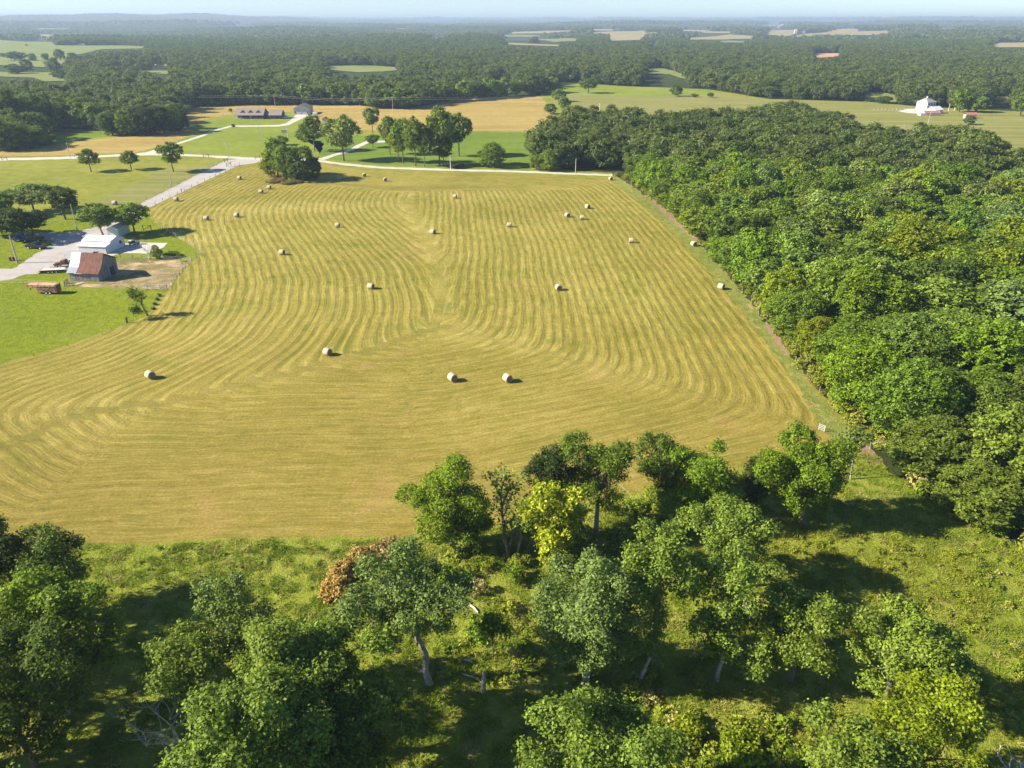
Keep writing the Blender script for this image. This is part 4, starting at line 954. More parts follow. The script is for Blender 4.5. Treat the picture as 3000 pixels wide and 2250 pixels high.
shrub(676, 328, 10, 2.2, 'mid', 'round shrub at the left end of the ranch house', 713)

# ------------------------------------------------------------------ hay bales
def bale_material():
    k = NT('baled_hay'); p = k.obj(); mp = k.mapping(p, (1.2, 9, 9)); a = k.noise(mp, 3.0, 5, .7); b = k.noise(p, 6, 5, .7)
    k.color(k.ramp(k.math('ADD', k.math('MULTIPLY', a, .6), k.math('MULTIPLY', b, .4)), [(.35, (.26, .225, .14)), (.5, (.42, .37, .26)), (.66, (.56, .51, .39))])); k.bump(a, .06, .8); return k.m
def bale_end_material():
    k = NT('bale_end'); p = k.obj(); w = k.new('ShaderNodeTexWave'); w.wave_type = 'RINGS'; w.rings_direction = 'X'; w.inputs['Scale'].default_value = 2.4; w.inputs['Distortion'].default_value = 3.0; w.inputs['Detail'].default_value = 4
    k.L(p, w.inputs['Vector']); k.color(k.ramp(w.outputs['Fac'], [(.2, (.17, .13, .06)), (.8, (.36, .29, .15))])); k.bump(w.outputs['Fac'], .05, .8); return k.m
M['bale'] = bale_material(); M['bale_end'] = bale_end_material()
def bale_mesh():
    r = np.random.default_rng(5); n = 28; xs = [-.68, -.66, -.60, -.3, 0, .3, .60, .66, .68]; rs = [.60, .70, .745, .755, .76, .755, .745, .70, .60]
    V = []; F = []
    for x, q in zip(xs, rs):
        for k_ in range(n):
            a = 6.28318 * k_ / n; rr = q * (1 + r.normal(0, .008)); z = rr * math.cos(a); z = max(z, -.70) ; V.append((x + r.normal(0, .006), rr * math.sin(a), z + .70))
    for i in range(len(xs) - 1):
        for k_ in range(n): F.append((i * n + k_, i * n + (k_ + 1) % n, (i + 1) * n + (k_ + 1) % n, (i + 1) * n + k_))
    m = len(F); F.append(tuple(range(n - 1, -1, -1))); F.append(tuple(range((len(xs) - 1) * n, len(xs) * n)))
    me = bpy.data.meshes.new('bale'); me.from_pydata(V, [], F); me.materials.append(M['bale']); me.materials.append(M['bale_end'])
    me.polygons.foreach_set('material_index', [0] * m + [1, 1]); me.polygons.foreach_set('use_smooth', [True] * m + [False] * 2); me.update(); return me
bm_ = bale_mesh()
BALES = [(442, 1108, -.62, 'second nearest bale, alone at the left of the field'), (960, 1040, -.50, 'bale left of centre above the curved seam of the rows'), (1326, 1116, -.95, 'nearest pair of bales, the left one'), (1487, 1118, -1.0, 'nearest pair of bales, the right one'),
    (1087, 846, -.35, 'bale alone in the left middle of the field'), (1636, 850, -1.25, 'bale beside a thin reddish streak right of centre'), (827, 746, -.25, 'bale with its side lit left of the middle'), (1849, 711, -.12, 'bale closest to the middle of the right rows'),
    (2112, 847, -.75, 'bale on the right field edge against the weeds'), (2032, 721, -1.2, 'bale standing in the weeds at the wood edge'), (1662, 636, -1.1, 'lower left bale of the group of three at the upper right'), (1705, 643, -.1, 'lower right bale of the group of three at the upper right'), (1721, 611, -.9, 'top bale of the group of three at the upper right'),
    (1492, 665, -.12, 'bale left of the group of three, on the straight rows'), (1268, 685, -.55, 'bale in the upper middle lit from the left'), (1333, 581, -.2, 'bale at the upper centre near the far rows'), (1129, 531, -1.35, 'end-on bale below the white road near the grove'), (1789, 528, -1.2, 'farthest right bale at the road corner of the field'),
    (702, 526, -.2, 'bale left of the tree clump near the drive'), (789, 554, -.15, 'upper bale of the close pair below the tree clump'), (765, 566, -.15, 'lower bale of the close pair below the tree clump'), (694, 636, -.2, 'right bale of the pair in the upper left field'), (605, 645, -.15, 'left bale of the pair in the upper left field'),
    (995, 528, -1.45, 'bale in the shadow right of the tree clump'), (1068, 518, -1.35, 'end-on bale right of the tree clump shadow'), (989, 666, -.12, 'bale in the upper left middle with its flat side in sun'), (337, 600, -.1, 'bale in the pasture left of the grey drive'), (517, 589, -.1, 'bale right beside the grey drive')]
for x, y, a, lab in BALES:
    o = link('hay_bale', bm_, None, (*px(x, y), .018), a); o.scale = (.88 + .1 * rt.random(), .90 + .07 * rt.random(), .88 + .08 * rt.random()); tag(o, 'round ' + lab, 'hay bale', 'round hay bales in the mown field')

# ------------------------------------------------------------------ farm buildings
def siding(name, c1, c2, scale=3.0, axis=0):
    k = NT(name); p = k.obj(); v = [1.0, 1.0, .08]; mp = k.mapping(p, (4 * scale, 4 * scale, .5)); a = k.noise(mp, 1.0, 5, .7)
    k.color(k.ramp(a, [(.35, c1), (.65, c2)])); k.b.inputs['Roughness'].default_value = .9; return k.m
M['oldwood'] = siding('weathered_boards', (.10, .095, .095), (.36, .34, .33), .8)
M['darkwood'] = plain('dark_timber', (.07, .06, .055), .9, var=.3)
k = NT('rusty_sheet'); _p = k.obj(); _a = k.noise(_p, 1.1, 6, .7); _b = k.noise(k.mapping(_p, (3, .6, 3)), 2.2, 4, .7)
k.color(k.mix(k.ramp(_b, [(.66, 0.0), (.72, 1.0)]), k.ramp(_a, [(.35, (.095, .034, .024)), (.6, (.165, .062, .042))]), (.42, .30, .27))); k.b.inputs['Roughness'].default_value = .7; M['rust'] = k.m
M['galv'] = plain('galvanised_sheet', (.27, .305, .36), .4, .35, .1); M['white'] = plain('white_metal', (.70, .70, .69), .45, var=.03); M['whitewall'] = siding('white_siding', (.50, .52, .53), (.66, .66, .65))
M['grey_roof'] = plain('grey_roof_sheet', (.30, .30, .31), .5, var=.05); M['shingle'] = plain('brown_shingles', (.22, .18, .165), .9, var=.15, scale=2); M['brick'] = plain('dark_brick_wall', (.12, .09, .08), .9, var=.25, scale=2)
M['beige'] = plain('beige_metal_siding', (.50, .45, .39), .6, var=.04); M['browntrim'] = plain('brown_metal', (.20, .17, .15), .6); M['glass'] = plain('window_glass', (.03, .04, .05), .1, spec=.6, var=.05)
M['red_roof'] = plain('faded_red_roof', (.34, .14, .11), .7, var=.12); M['black'] = plain('black_rubber', (.02, .02, .02), .7); M['hub'] = plain('white_wheel_hub', (.75, .75, .73), .4); M['darkpaint'] = plain('dark_car_paint', (.02, .022, .035), .25, spec=.6)
M['bluepaint'] = plain('blue_car_paint', (.06, .10, .28), .3, spec=.6); M['silver'] = plain('silver_paint', (.55, .57, .62), .3, spec=.6); M['rustpaint'] = plain('rusted_paint', (.22, .10, .055), .8, var=.35, scale=2.0); M['plank'] = plain('bleached_planks', (.60, .49, .40), .85, var=.2, scale=3)
k = NT('rusty_pale_paint'); _p = k.obj(); k.color(k.ramp(k.noise(_p, 1.6, 6, .75), [(.38, (.20, .09, .04)), (.5, (.42, .24, .13)), (.62, (.60, .45, .30))])); M['trailer_paint'] = k.m
M['pole'] = plain('utility_pole_wood', (.40, .36, .31), .9, var=.2, scale=2); M['post'] = plain('fence_post_wood', (.10, .085, .07), .9, var=.3); M['wire'] = plain('wire', (.55, .56, .58), .4); M['green_panel'] = plain('pale_green_metal', (.45, .55, .50), .5, var=.05)

def building(name, loc, rz, label, cat='building'): e = empty(name, (*loc, 0), rz); tag(e, label, cat); return e
# barn: local x along the eaves, y into depth
A_, B_ = np.array(px(207, 823)), np.array(px(287, 829))
barn = building('barn', A_, R_(-6), 'old grey barn with sagging rusty and silver tin roof beside the corral', 'barn')
BW, prof = 7.3, [(-.35, 1.95), (1.1, 2.95), (2.1, 4.15), (3.3, 5.95), (8.0, 3.5)]
w = MB(); w.prism([(0, 0), (7.8, 0), (7.8, 3.45), (3.3, 5.8), (2.1, 4.0), (1.1, 2.8), (0, 2.05)], .06, BW - .06, 'x'); w.build('wall', M['oldwood'], barn)
bd = MB(); rb = np.random.default_rng(3)
for i in range(26): bd.box((.14 + i * .28, -.03, 1.0 - rb.uniform(0, .05)), (.23, .05, 2.0 - rb.uniform(0, .12)))
for i in range(27):
    y = .15 + i * .285; top = np.interp(y, [0, 1.1, 2.1, 3.3, 7.8], [2.0, 2.75, 3.95, 5.7, 3.4]); bd.box((BW + .0, y, top / 2 - .05), (.06, .235, top - .1))
o = bd.build('wall_boards', M['oldwood'], barn); o['kind'] = 'stuff'
def sheetroof(x0, x1, mat, pr, nm='roof_panel', th=.05, dz=0.0):
    m = MB(); pf = [(a, b + dz) for a, b in pr] + [(a, b - th + dz) for a, b in reversed(pr)]; m.prism(pf, x0, x1, 'x'); return m.build(nm, mat, barn)
for i in range(3): sheetroof(-.35 + i * .82, -.35 + (i + 1) * .82 - .02, M['galv'], prof[:4], dz=.10 + .02 * (i % 2) + rb.uniform(0, .02))
for i in range(7): sheetroof(2.12 + i * .79, 2.12 + (i + 1) * .79 - .02, M['rust'], prof[:4], dz=.07 + .025 * (i % 2))
sheetroof(-.35, BW + .3, M['rust'], [(3.25, 6.0), (8.3, 3.42)], 'roof')
m = MB(); m.box((2.6, -.38, 1.98), (1.9, .12, .05)); m.build('roof_patch', M['white'], barn)
m = MB(); m.box((BW + .04, 5.5, 1.1), (.06, 1.6, 2.1)); m.build('door', M['darkwood'], barn)
# loading pen left of the barn
pen = building('loading_pen', px(193, 836), R_(10), 'grey timber loading pen and loose boards at the left foot of the barn', 'pen')
for i in range(4):
    m = MB(); m.box((.05, .5, .25 + i * .3), (.06, 2.2, .12)); m.build('rail', M['oldwood'], pen)
for y in (-.5, .5, 1.5):
    m = MB(); m.box((.05, y, .65), (.12, .12, 1.4)); m.build('post', M['oldwood'], pen)
for i in range(7):
    m = MB(); m.box((.9 + i * .36, .25 + (i % 3) * .15, .06 + .02 * i), (.2, 2.0, .05), rz=-.9 + .05 * i); m.build('plank', M['plank'], pen)
# white shed with stepped roof
sh = building('white_shed', px(232, 741), R_(-8), 'long white metal shed with a stepped white roof on the gravel yard', 'shed')
SWd, SDp = 8.0, 8.0
m = MB(); m.prism([(0, 0), (SDp, 0), (SDp, 2.35), (5.2, 3.35), (2.3, 2.72), (2.3, 2.35), (0, 1.9)], 0, SWd, 'x'); m.build('wall', M['whitewall'], sh)
m = MB(); m.prism([(-.25, 1.9), (2.32, 2.42), (2.32, 2.50), (-.25, 1.98)], -.2, SWd + .2, 'x'); m.build('lower_roof', M['white'], sh)
m = MB(); m.prism([(2.1, 2.72), (5.2, 3.42), (SDp + .2, 2.34), (SDp + .2, 2.42), (5.2, 3.52), (2.1, 2.82)], -.2, SWd + .2, 'x'); m.build('roof', M['white'], sh)
m = MB(); m.box((SWd + .02, 6.3, 1.6), (.05, .9, .8)); o = m.build('window', M['glass'], sh)
m = MB(); m.box((SWd + .03, 6.3, 2.03), (.06, 1.0, .08)); m.box((SWd + .03, 6.3, 1.17), (.06, 1.0, .08)); m.build('frame', M['grey_roof'], o)
m = MB(); m.box((SWd + .03, .06, .95), (.1, .12, 1.9)); m.build('corner_trim', M['darkwood'], sh)
for i in range(9):
    m = MB(); m.box((4, -.02, .2 + i * .2), (8.02, .03, .15)); m.build('siding_panel', M['whitewall'], sh)
sh2 = building('small_white_shed', px(318, 693), R_(-8), 'small white shed half hidden behind the olive tree, pale green end wall', 'shed')
m = MB(); m.prism([(0, 0), (3.4, 0), (3.4, 2.2), (1.7, 3.0), (0, 2.2)], 0, 5.2, 'y'); m.build('wall', M['green_panel'], sh2)
m = MB(); m.prism([(-.2, 2.12), (1.7, 3.02), (3.6, 2.12), (3.6, 2.22), (1.7, 3.14), (-.2, 2.22)], -.2, 5.4, 'y'); m.build('roof', M['white'], sh2)
cp = building('carport', px(193, 764), R_(-8), 'low grey roofed carport between the barn and the white shed', 'carport')
m = MB(); m.prism([(-.2, 1.55), (2.2, 2.05), (4.0, 1.5), (4.0, 1.58), (2.2, 2.14), (-.2, 1.64)], -.1, 6.9, 'x'); m.build('roof', M['grey_roof'], cp)
for x, y in ((0, 0), (6.7, 0), (0, 3.8), (6.7, 3.8)):
    m = MB(); m.box((x, y, .8), (.12, .12, 1.56)); m.build('post', M['silver'], cp)
m = MB(); m.box((3.4, 3.75, .75), (6.6, .05, 1.4)); m.build('back_wall', M['whitewall'], cp)
m = MB(); m.prism([(.1, 1.5), (3.8, 1.45), (2.2, 2.0)], 6.75, 6.8, 'x'); m.build('gable', M['darkwood'], cp)

# ranch house
HX, HY = px(692, 349)
h = building('ranch_house', (HX, HY), 0.0, 'dark brick ranch house with brown shingle roof and three dormers', 'house')
m = MB(); m.box((8.9, 5.5, 1.3), (16.6, 8.0, 2.6)); m.build('wall', M['brick'], h)
m = MB(); m.prism([(.0, 0), (10, 0), (5, 5.6)], .6, 17.2, 'x'); 
m = MB(); m.prism([(-.8, 2.35), (5.2, 6.1), (11.0, 2.6), (11.0, 2.45), (5.2, 5.92), (-.8, 2.2)], -.3, 17.6, 'x'); rf = m.build('roof', M['shingle'], h)
m = MB(); m.prism([(1.5, 2.5), (9.4, 2.5), (5.2, 5.85)], .7, .9, 'x'); m.prism([(1.5, 2.5), (9.4, 2.5), (5.2, 5.85)], 16.9, 17.1, 'x'); m.build('gable', M['browntrim'], h)
for x in (4.1, 8.9, 13.7):
    d = MB(); d.prism([(-1.5, 3.35), (1.5, 3.35), (0, 4.65)], 1.7, 4.6, 'y'); d.v = [(a + x, b, c) for a, b, c in d.v]; dd = d.build('dormer', M['browntrim'], h)
    d = MB(); d.prism([(-2.1, 2.95), (0, 4.8), (2.1, 2.95), (2.1, 3.12), (0, 4.98), (-2.1, 3.12)], 1.2, 5.0, 'y'); d.v = [(a + x, b, c) for a, b, c in d.v]; d.build('dormer_roof', M['shingle'], dd)
    d = MB(); d.box((x, 1.68, 3.75), (.8, .06, .6)); d.build('window', M['glass'], dd)
m = MB(); m.box((8.6, .2, .12), (17.2, 2.6, .24)); m.build('porch_floor', M['grey_roof'], h)
for x in (.1, 3.4, 6.7, 10.0, 13.4, 17.0):
    m = MB(); m.box((x, -.6, 1.2), (.18, .18, 2.1)); m.build('porch_post', M['white'] if x < 1 else M['browntrim'], h)
for x in (2.5, 5.6, 11.6, 14.6):
    m = MB(); m.box((x, 1.46, 1.5), (1.2, .08, 1.1)); wi = m.build('window', M['glass'], h)
    m = MB(); m.box((x, 1.40, 2.12), (1.4, .08, .12)); m.box((x, 1.40, .9), (1.4, .08, .1)); m.build('frame', M['white'], wi)
m = MB(); m.box((8.6, 1.46, 1.25), (1.0, .08, 2.0)); m.build('door', M['white'], h)
m = MB(); m.box((19.0, 5.0, 1.2), (3.8, 5.0, 2.4)); m.build('breezeway', M['brick'], h)
m = MB(); m.prism([(2.0, 2.4), (5.0, 3.8), (8.0, 2.4)], 17.1, 20.9, 'x'); m.build('breezeway_roof', M['shingle'], h)
m = MB(); m.prism([(.6, 0), (8.6, 0), (8.6, 2.4), (4.6, 5.0), (.6, 2.4)], 20.6, 28.2, 'x'); m.build('garage_wall', M['brick'], h)
m = MB(); m.prism([(.1, 2.25), (4.6, 5.15), (9.1, 2.25), (9.1, 2.1), (4.6, 5.0), (.1, 2.1)], 20.3, 28.6, 'x'); m.build('garage_roof', M['shingle'], h)
for x in (22.5, 25.8):
    m = MB(); m.box((x, .58, 1.1), (1.4, .08, 1.2)); m.build('window', M['glass'], h)
# shop
SX, SY = px(862, 336)
sp = building('metal_shop', (SX, SY), R_(4), 'tall beige metal shop with grey gable roof and two garage doors', 'workshop')
m = MB(); m.prism([(0, 0), (10, 0), (10, 3.8), (5, 5.9), (0, 3.8)], 0, 14, 'y'); m.build('wall', M['beige'], sp)
m = MB(); m.prism([(-.3, 3.72), (5, 5.98), (10.3, 3.72), (10.3, 3.84), (5, 6.12), (-.3, 3.84)], -.3, 14.3, 'y'); m.build('roof', M['browntrim'], sp)
for x in (3.2, 6.8):
    m = MB(); m.box((x, -.04, 1.5), (2.6, .08, 2.9)); d = m.build('garage_door', M['white'], sp)
    for z in (.7, 1.4, 2.1, 2.75):
        m = MB(); m.box((x, -.1, z), (2.5, .05, .35 if z > 2 else .08)); m.build('panel', M['darkwood'] if z > 2 else M['beige'], d)
for x in (1.0, 9.0):
    m = MB(); m.box((x, -.05, 1.6), (.6, .08, 1.0)); m.build('window', M['glass'], sp)
m = MB(); m.prism([(-2.3, 2.5), (0, 3.0), (0, 3.1), (-2.3, 2.6)], 1.0, 5.0, 'y'); m.build('side_canopy', M['browntrim'], sp)
ct = building('cargo_trailer', px(917, 341), 0, 'small white enclosed trailer beside the metal shop', 'trailer')
m = MB(); m.box((1.3, .8, 1.35), (2.7, 1.8, 1.9)); m.build('body', M['white'], ct, bevel=.08)
m = MB(); m.box((1.6, -.13, 1.4), (.9, .04, 1.0)); m.build('door', M['silver'], ct)
for x in (.9, 1.8):
    m = MB(); m.cyl((x, -.1, .33), .33, .2, 'y'); m.build('wheel', M['black'], ct)
ss = building('tool_shed', px(944, 361), 0, 'tiny grey shed left of the big grey oak', 'shed')
m = MB(); m.prism([(0, 0), (3.4, 0), (3.4, 2.2), (1.7, 3.2), (0, 2.2)], 0, 3.4, 'y'); m.build('wall', M['beige'], ss)
m = MB(); m.prism([(-.3, 2.1), (1.7, 3.25), (3.7, 2.1), (3.7, 2.2), (1.7, 3.4), (-.3, 2.2)], -.3, 3.7, 'y'); m.build('roof', M['browntrim'], ss)
pn = building('solar_panel', px(835, 396), 0, 'pale solar panel array on a post in front of the ranch house drive', 'solar panel')
m = MB(); m.box((0, 0, 1.9), (3.2, .1, 1.5), ry=0); m.build('panel', M['galv'], pn)
m = MB(); m.box((0, .15, .9), (.15, .15, 1.8)); m.build('post', M['silver'], pn)

# white farmhouse on the right
fh = building('white_farmhouse', px(2714, 323), R_(30), 'two storey white farmhouse with grey hipped roof beyond the cut field', 'house')
m = MB(); m.box((4.5, 4, 2.5), (9.5, 8, 5.0)); m.build('wall', M['whitewall'], fh)
m = MB(); m.add([(-.8, -.5, 4.95), (9.8, -.5, 4.95), (9.8, 8.5, 4.95), (-.8, 8.5, 4.95), (2.8, 4, 7.5), (6.2, 4, 7.5)], [(0, 1, 5, 4), (1, 2, 5), (2, 3, 4, 5), (3, 0, 4), (3, 2, 1, 0)]); m.build('roof', M['grey_roof'], fh)
for x in (1.5, 4.5, 7.5):
    for z in (1.4, 3.8):
        m = MB(); m.box((x, -.03, z), (.8, .08, 1.1)); m.build('window', M['glass'], fh)
m = MB(); m.box((4.5, 4.2, 7.7), (.7, .7, 1.2)); m.build('chimney', M['white'], fh)
m = MB(); m.prism([(-2.6, 2.3), (.0, 3.0), (.0, 3.1), (-2.6, 2.4)], .2, 6.0, 'x'); m.build('porch_roof', M['grey_roof'], fh)
for x in (.4, 2.3, 4.2, 5.8):
    m = MB(); m.box((x, -2.4, 1.15), (.15, .15, 2.3)); m.build('porch_post', M['white'], fh)
gg = building('white_garage', px(2738, 334), R_(28), 'white garage with pale roof and dark open door beside the white farmhouse', 'garage')
m = MB(); m.prism([(0, 0), (6.5, 0), (6.5, 2.4), (3.25, 4.2), (0, 2.4)], 0, 8.0, 'x'); m.build('wall', M['whitewall'], gg)
m = MB(); m.prism([(-.4, 2.2), (3.25, 4.25), (6.9, 2.2), (6.9, 2.3), (3.25, 4.4), (-.4, 2.3)], -.3, 8.3, 'x'); m.build('roof', M['white'], gg)
m = MB(); m.box((8.03, 2.6, 1.1), (.08, 2.8, 2.1)); m.build('door', M['darkwood'], gg)  # dark panel stands in for the shaded inside of the open doorway
rs_ = building('red_roofed_shed', px(2697, 339), 0.05, 'low white shed with faded red roof in front of the white farmhouse', 'shed')
m = MB(); m.prism([(0, 0), (4, 0), (4, 1.5), (2, 2.8), (0, 1.5)], 0, 13, 'x'); m.build('wall', M['whitewall'], rs_)
m = MB(); m.prism([(-.4, 1.4), (2, 2.85), (4.4, 1.4), (4.4, 1.5), (2, 3.0), (-.4, 1.5)], 2.6, 12.4, 'x'); m.build('roof', M['red_roof'], rs_)
fy = sheet('farmhouse_yard', [(2630, 326), (2660, 319), (2700, 318), (2712, 326), (2700, 334), (2660, 331)], 4 * Z, M['gravel'], 'pale gravel yard left of the white farmhouse', step=5, bstep=2)
wf = building('white_yard_fence', px(2560, 323), 0, 'line of white posts and rails left of the white farmhouse', 'fence')
for i in range(12):
    m = MB(); m.box((i * 2.6, 0, .6), (.16, .16, 1.3)); m.build('post', M['whitewall'], wf)
m = MB(); m.box((14.3, 0, 1.0), (28.6, .06, .14)); m.build('rail', M['whitewall'], wf)
rr_ = building('rust_roofed_shed', px(2828, 347), 0.0, 'small stone shed with rusty pink roof behind a round bush on the right', 'shed')
m = MB(); m.box((3.4, 1.5, 1.1), (6.6, 3.0, 2.2)); m.build('wall', M['beige'], rr_)
m = MB(); m.prism([(-.4, 2.1), (1.5, 3.3), (3.4, 2.1), (3.4, 2.25), (1.5, 3.5), (-.4, 2.25)], -.2, 7.2, 'x'); m.build('roof', M['red_roof'], rr_)
# far farm buildings
for i, (x, y, wd, hh, lab) in enumerate(((32, 80, 14, 5, 'white barn roof in the woods at the far left'), (250, 90, 14, 3, 'white building glinting in the far left woods'), (240, 134, 22, 3, 'low white building above the broad far pasture'),
    (1878, 82, 20, 3, 'long white building, leftmost on the far centre ridge'), (1910, 84, 16, 3, 'white building, middle of the far centre ridge row'), (1944, 87, 22, 4, 'white building, rightmost of the far centre ridge row'), (2140, 74, 14, 3, 'reddish barn on the small ridge field'),
    (2330, 99, 8, 5, 'white house by the pale field right of centre'), (2355, 98, 6, 3, 'tiny white building right of the white house'), (2414, 156, 6, 5, 'small round white silo on the bare soil clearing'), (2438, 155, 17, 5, 'white shed on the bare soil clearing'), (2464, 155, 9, 4, 'second white shed on the bare soil clearing'),
    (2290, 80, 8, 4, 'white barn at the ridge field edge'), (1685, 100, 6, 5, 'tiny white house at the pale wedge field'), (2690, 70, 12, 2, 'white speck of a building on the right horizon, left one'), (2826, 70, 12, 2, 'white speck of a building on the right horizon, right one'), (930, 74, 8, 3, 'white speck of a house in the far left centre woods'))):
    gx, gy = (float(v) for v in GT(x, y)); z = zmesh(gx, gy); s = float(pxm(gx, gy, z)); W2 = wd / s; H2 = max(hh / s, 4.0)
    e = empty('far_building', (gx, gy, z + (8 if y < 100 else 1)), 0); tag(e, lab, 'building')
    m = MB(); m.box((0, 0, H2 * .3 - 6), (W2, W2 * .5, H2 * .6 + 12)); m.build('wall', M['white'], e)
    m = MB(); m.prism([(-W2 * .27, H2 * .58), (W2 * .27, H2 * .58), (0, H2)], -W2 / 2, W2 / 2, 'x'); m.build('roof', M['red_roof'] if 'reddish' in lab else M['white'], e)
for x, yb, yt, lab in ((2212, 72, 57, 'pale slender water tower on the horizon right of centre'), (2874, 70, 59, 'pale water tower on the right horizon'), (2096, 68, 60, 'tiny white tower on the horizon left of the pale slender one')):
    gx, gy = (float(v) for v in GT(x, max(yb, 72))); z = zmesh(gx, gy); s = float(pxm(gx, gy, z)); top = zat(gx, gy, yt) if yt > 63 else CH + (62 - yt) / s * 1.0
    top = min(top, 88); e = empty('water_tower', (gx, gy, z)); tag(e, lab, 'water tower')
    m = MB(); m.tube([(0, 0, 0), (0, 0, top - z - 8)], [2.5, 2.0], 8); m.build('stem', M['white'], e)
    m = MB(); m.tube([(0, 0, top - z - 10), (0, 0, top - z - 7), (0, 0, top - z - 3), (0, 0, top - z)], [2, 7, 7, 1.0], 10); m.build('tank', M['white'], e)

# ------------------------------------------------------------------ vehicles
def wheels(e, xs, y0, y1, r=.36, hub=True):
    for x in xs:
        for y in (y0, y1):
            m = MB(); m.cyl((x, y, r), r, .24, 'y', 14); wv = m.build('wheel', M['black'], e)
            m = MB(); m.cyl((x, y, r), r * .55, .27, 'y', 10); m.build('hub', M['hub'], wv)
def pickup(xy, rz, paint, label):
    e = building('pickup_truck', xy, rz, label, 'pickup truck')
    m = MB(); m.prism([(-2.7, .45), (2.6, .45), (2.7, .75), (2.6, 1.08), (1.2, 1.15), (-.6, 1.12), (-2.7, 1.12)], -.92, .92, 'y'); m.build('body', paint, e, bevel=.07)
    m = MB(); m.prism([(-.75, 1.1), (1.15, 1.1), (.55, 1.82), (-.6, 1.84)], -.82, .82, 'y'); cb = m.build('cab', paint, e, bevel=.06)
    m = MB(); m.prism([(.62, 1.78), (1.16, 1.16), (1.2, 1.16), (.66, 1.78)], -.72, .72, 'y'); m.build('windscreen', M['glass'], cb)
    for y in (-.84, .84):
        m = MB(); m.prism([(-.55, 1.2), (.9, 1.2), (.5, 1.72), (-.5, 1.74)], y - .02, y + .02, 'y'); m.build('side_window', M['glass'], cb)
    m = MB(); m.box((-1.7, 0, 1.125), (1.8, 1.5, .03)); m.build('bed_floor', M['black'], e)
    for y in (-.65, .65):
        m = MB(); m.box((2.68, y, .85), (.06, .3, .16)); m.build('headlight', M['hub'], e)
    wheels(e, (-1.75, 1.75), -.85, .85); return e
pickup(px(98, 707), R_(185), M['darkpaint'], 'dark blue pickup truck parked in the shade at the left')
pickup(px(108, 728), R_(172), M['darkpaint'], 'black pickup with open white door on the shaded grass')
pickup(px(62, 702), R_(100), M['bluepaint'], 'blue and white vehicle beside the dark pickup in the shade')
pickup(px(838, 347), R_(2), M['silver'], 'silver blue pickup parked at the garage end of the ranch house')
uv = building('utility_vehicle', px(394, 716), R_(5), 'small dark off-road utility vehicle with white hood on the concrete pad', 'utility vehicle')
m = MB(); m.box((0, 0, .6), (2.5, 1.3, .35)); m.build('body', M['black'], uv, bevel=.06)
m = MB(); m.prism([(.6, .75), (1.35, .75), (1.25, .95), (.6, 1.15)], -.6, .6, 'y'); m.build('hood', M['white'], uv)
m = MB(); m.box((-.95, 0, .95), (.9, 1.25, .3)); m.build('cargo_box', M['silver'], uv)
m = MB()
for x, y in ((-.4, -.55), (-.4, .55), (.5, -.55), (.5, .55)): m.tube([(x, y, .7), (x * .85, y * .95, 1.75)], [.03, .03], 5)
m.box((.03, 0, 1.77), (.95, 1.15, .04)); m.build('roll_cage', M['black'], uv)
m = MB(); m.box((-.1, 0, .9), (.4, 1.1, .2)); m.build('seat', M['black'], uv); wheels(uv, (-.85, .85), -.62, .62, .32)
# rusty old truck
ot = building('old_truck', px(190, 782), R_(184), 'rusty old stripped truck parked by the carport', 'old truck')
m = MB(); m.box((0, 0, .75), (5.0, .8, .18)); m.build('chassis', M['rust'], ot)
m = MB(); m.prism([(-.8, .8), (.5, .8), (.4, 1.9), (-.7, 1.95)], -.85, .85, 'y'); m.build('cab', M['rustpaint'], ot, bevel=.12)
m = MB(); m.prism([(.5, .8), (1.9, .8), (1.9, 1.25), (.5, 1.4)], -.5, .5, 'y'); m.build('hood', M['rustpaint'], ot, bevel=.1)
for y in (-.75, .75):
    m = MB(); m.prism([(.8, .7), (2.1, .6), (1.9, 1.0), (1.1, 1.1)], y - .2, y + .2, 'y'); m.build('fender', M['rust'], ot, bevel=.06)
m = MB(); m.box((-1.8, 0, 1.0), (1.9, 1.8, .12)); m.box((-1.8, -.85, 1.25), (1.9, .06, .4)); m.box((-1.8, .85, 1.25), (1.9, .06, .4)); m.build('bed', M['darkwood'], ot)
wheels(ot, (-1.7, 1.5), -.85, .85, .42)
# flatbed trailer
ft = building('flatbed_trailer', px(158, 797), R_(10), 'long low flatbed trailer with pinkish plank deck and three white wheels', 'trailer')
for i in range(6):
    m = MB(); m.box((0, -.85 + i * .34, .78), (5.2, .31, .06)); m.build('plank', M['plank'], ft)
m = MB(); m.box((0, -1.06, .68), (5.5, .1, .2)); m.box((0, 1.06, .68), (5.5, .1, .2)); m.build('frame', M['black'], ft)
m = MB(); m.prism([(-2.6, .72), (-3.5, .15), (-3.5, .2), (-2.6, .84)], -.95, .95, 'y'); m.build('ramp', M['darkwood'], ft)
m = MB(); m.tube([(2.6, -.7, .6), (3.6, 0, .6)], [.06, .06], 5); m.tube([(2.6, .7, .6), (3.6, 0, .6)], [.06, .06], 5); m.build('tongue', M['black'], ft)
m = MB(); m.box((.2, 1.15, .9), (2.7, .3, .06)); m.build('fender', M['black'], ft)
wheels(ft, (-.75, .15, 1.05), -1.15, 1.15, .33)
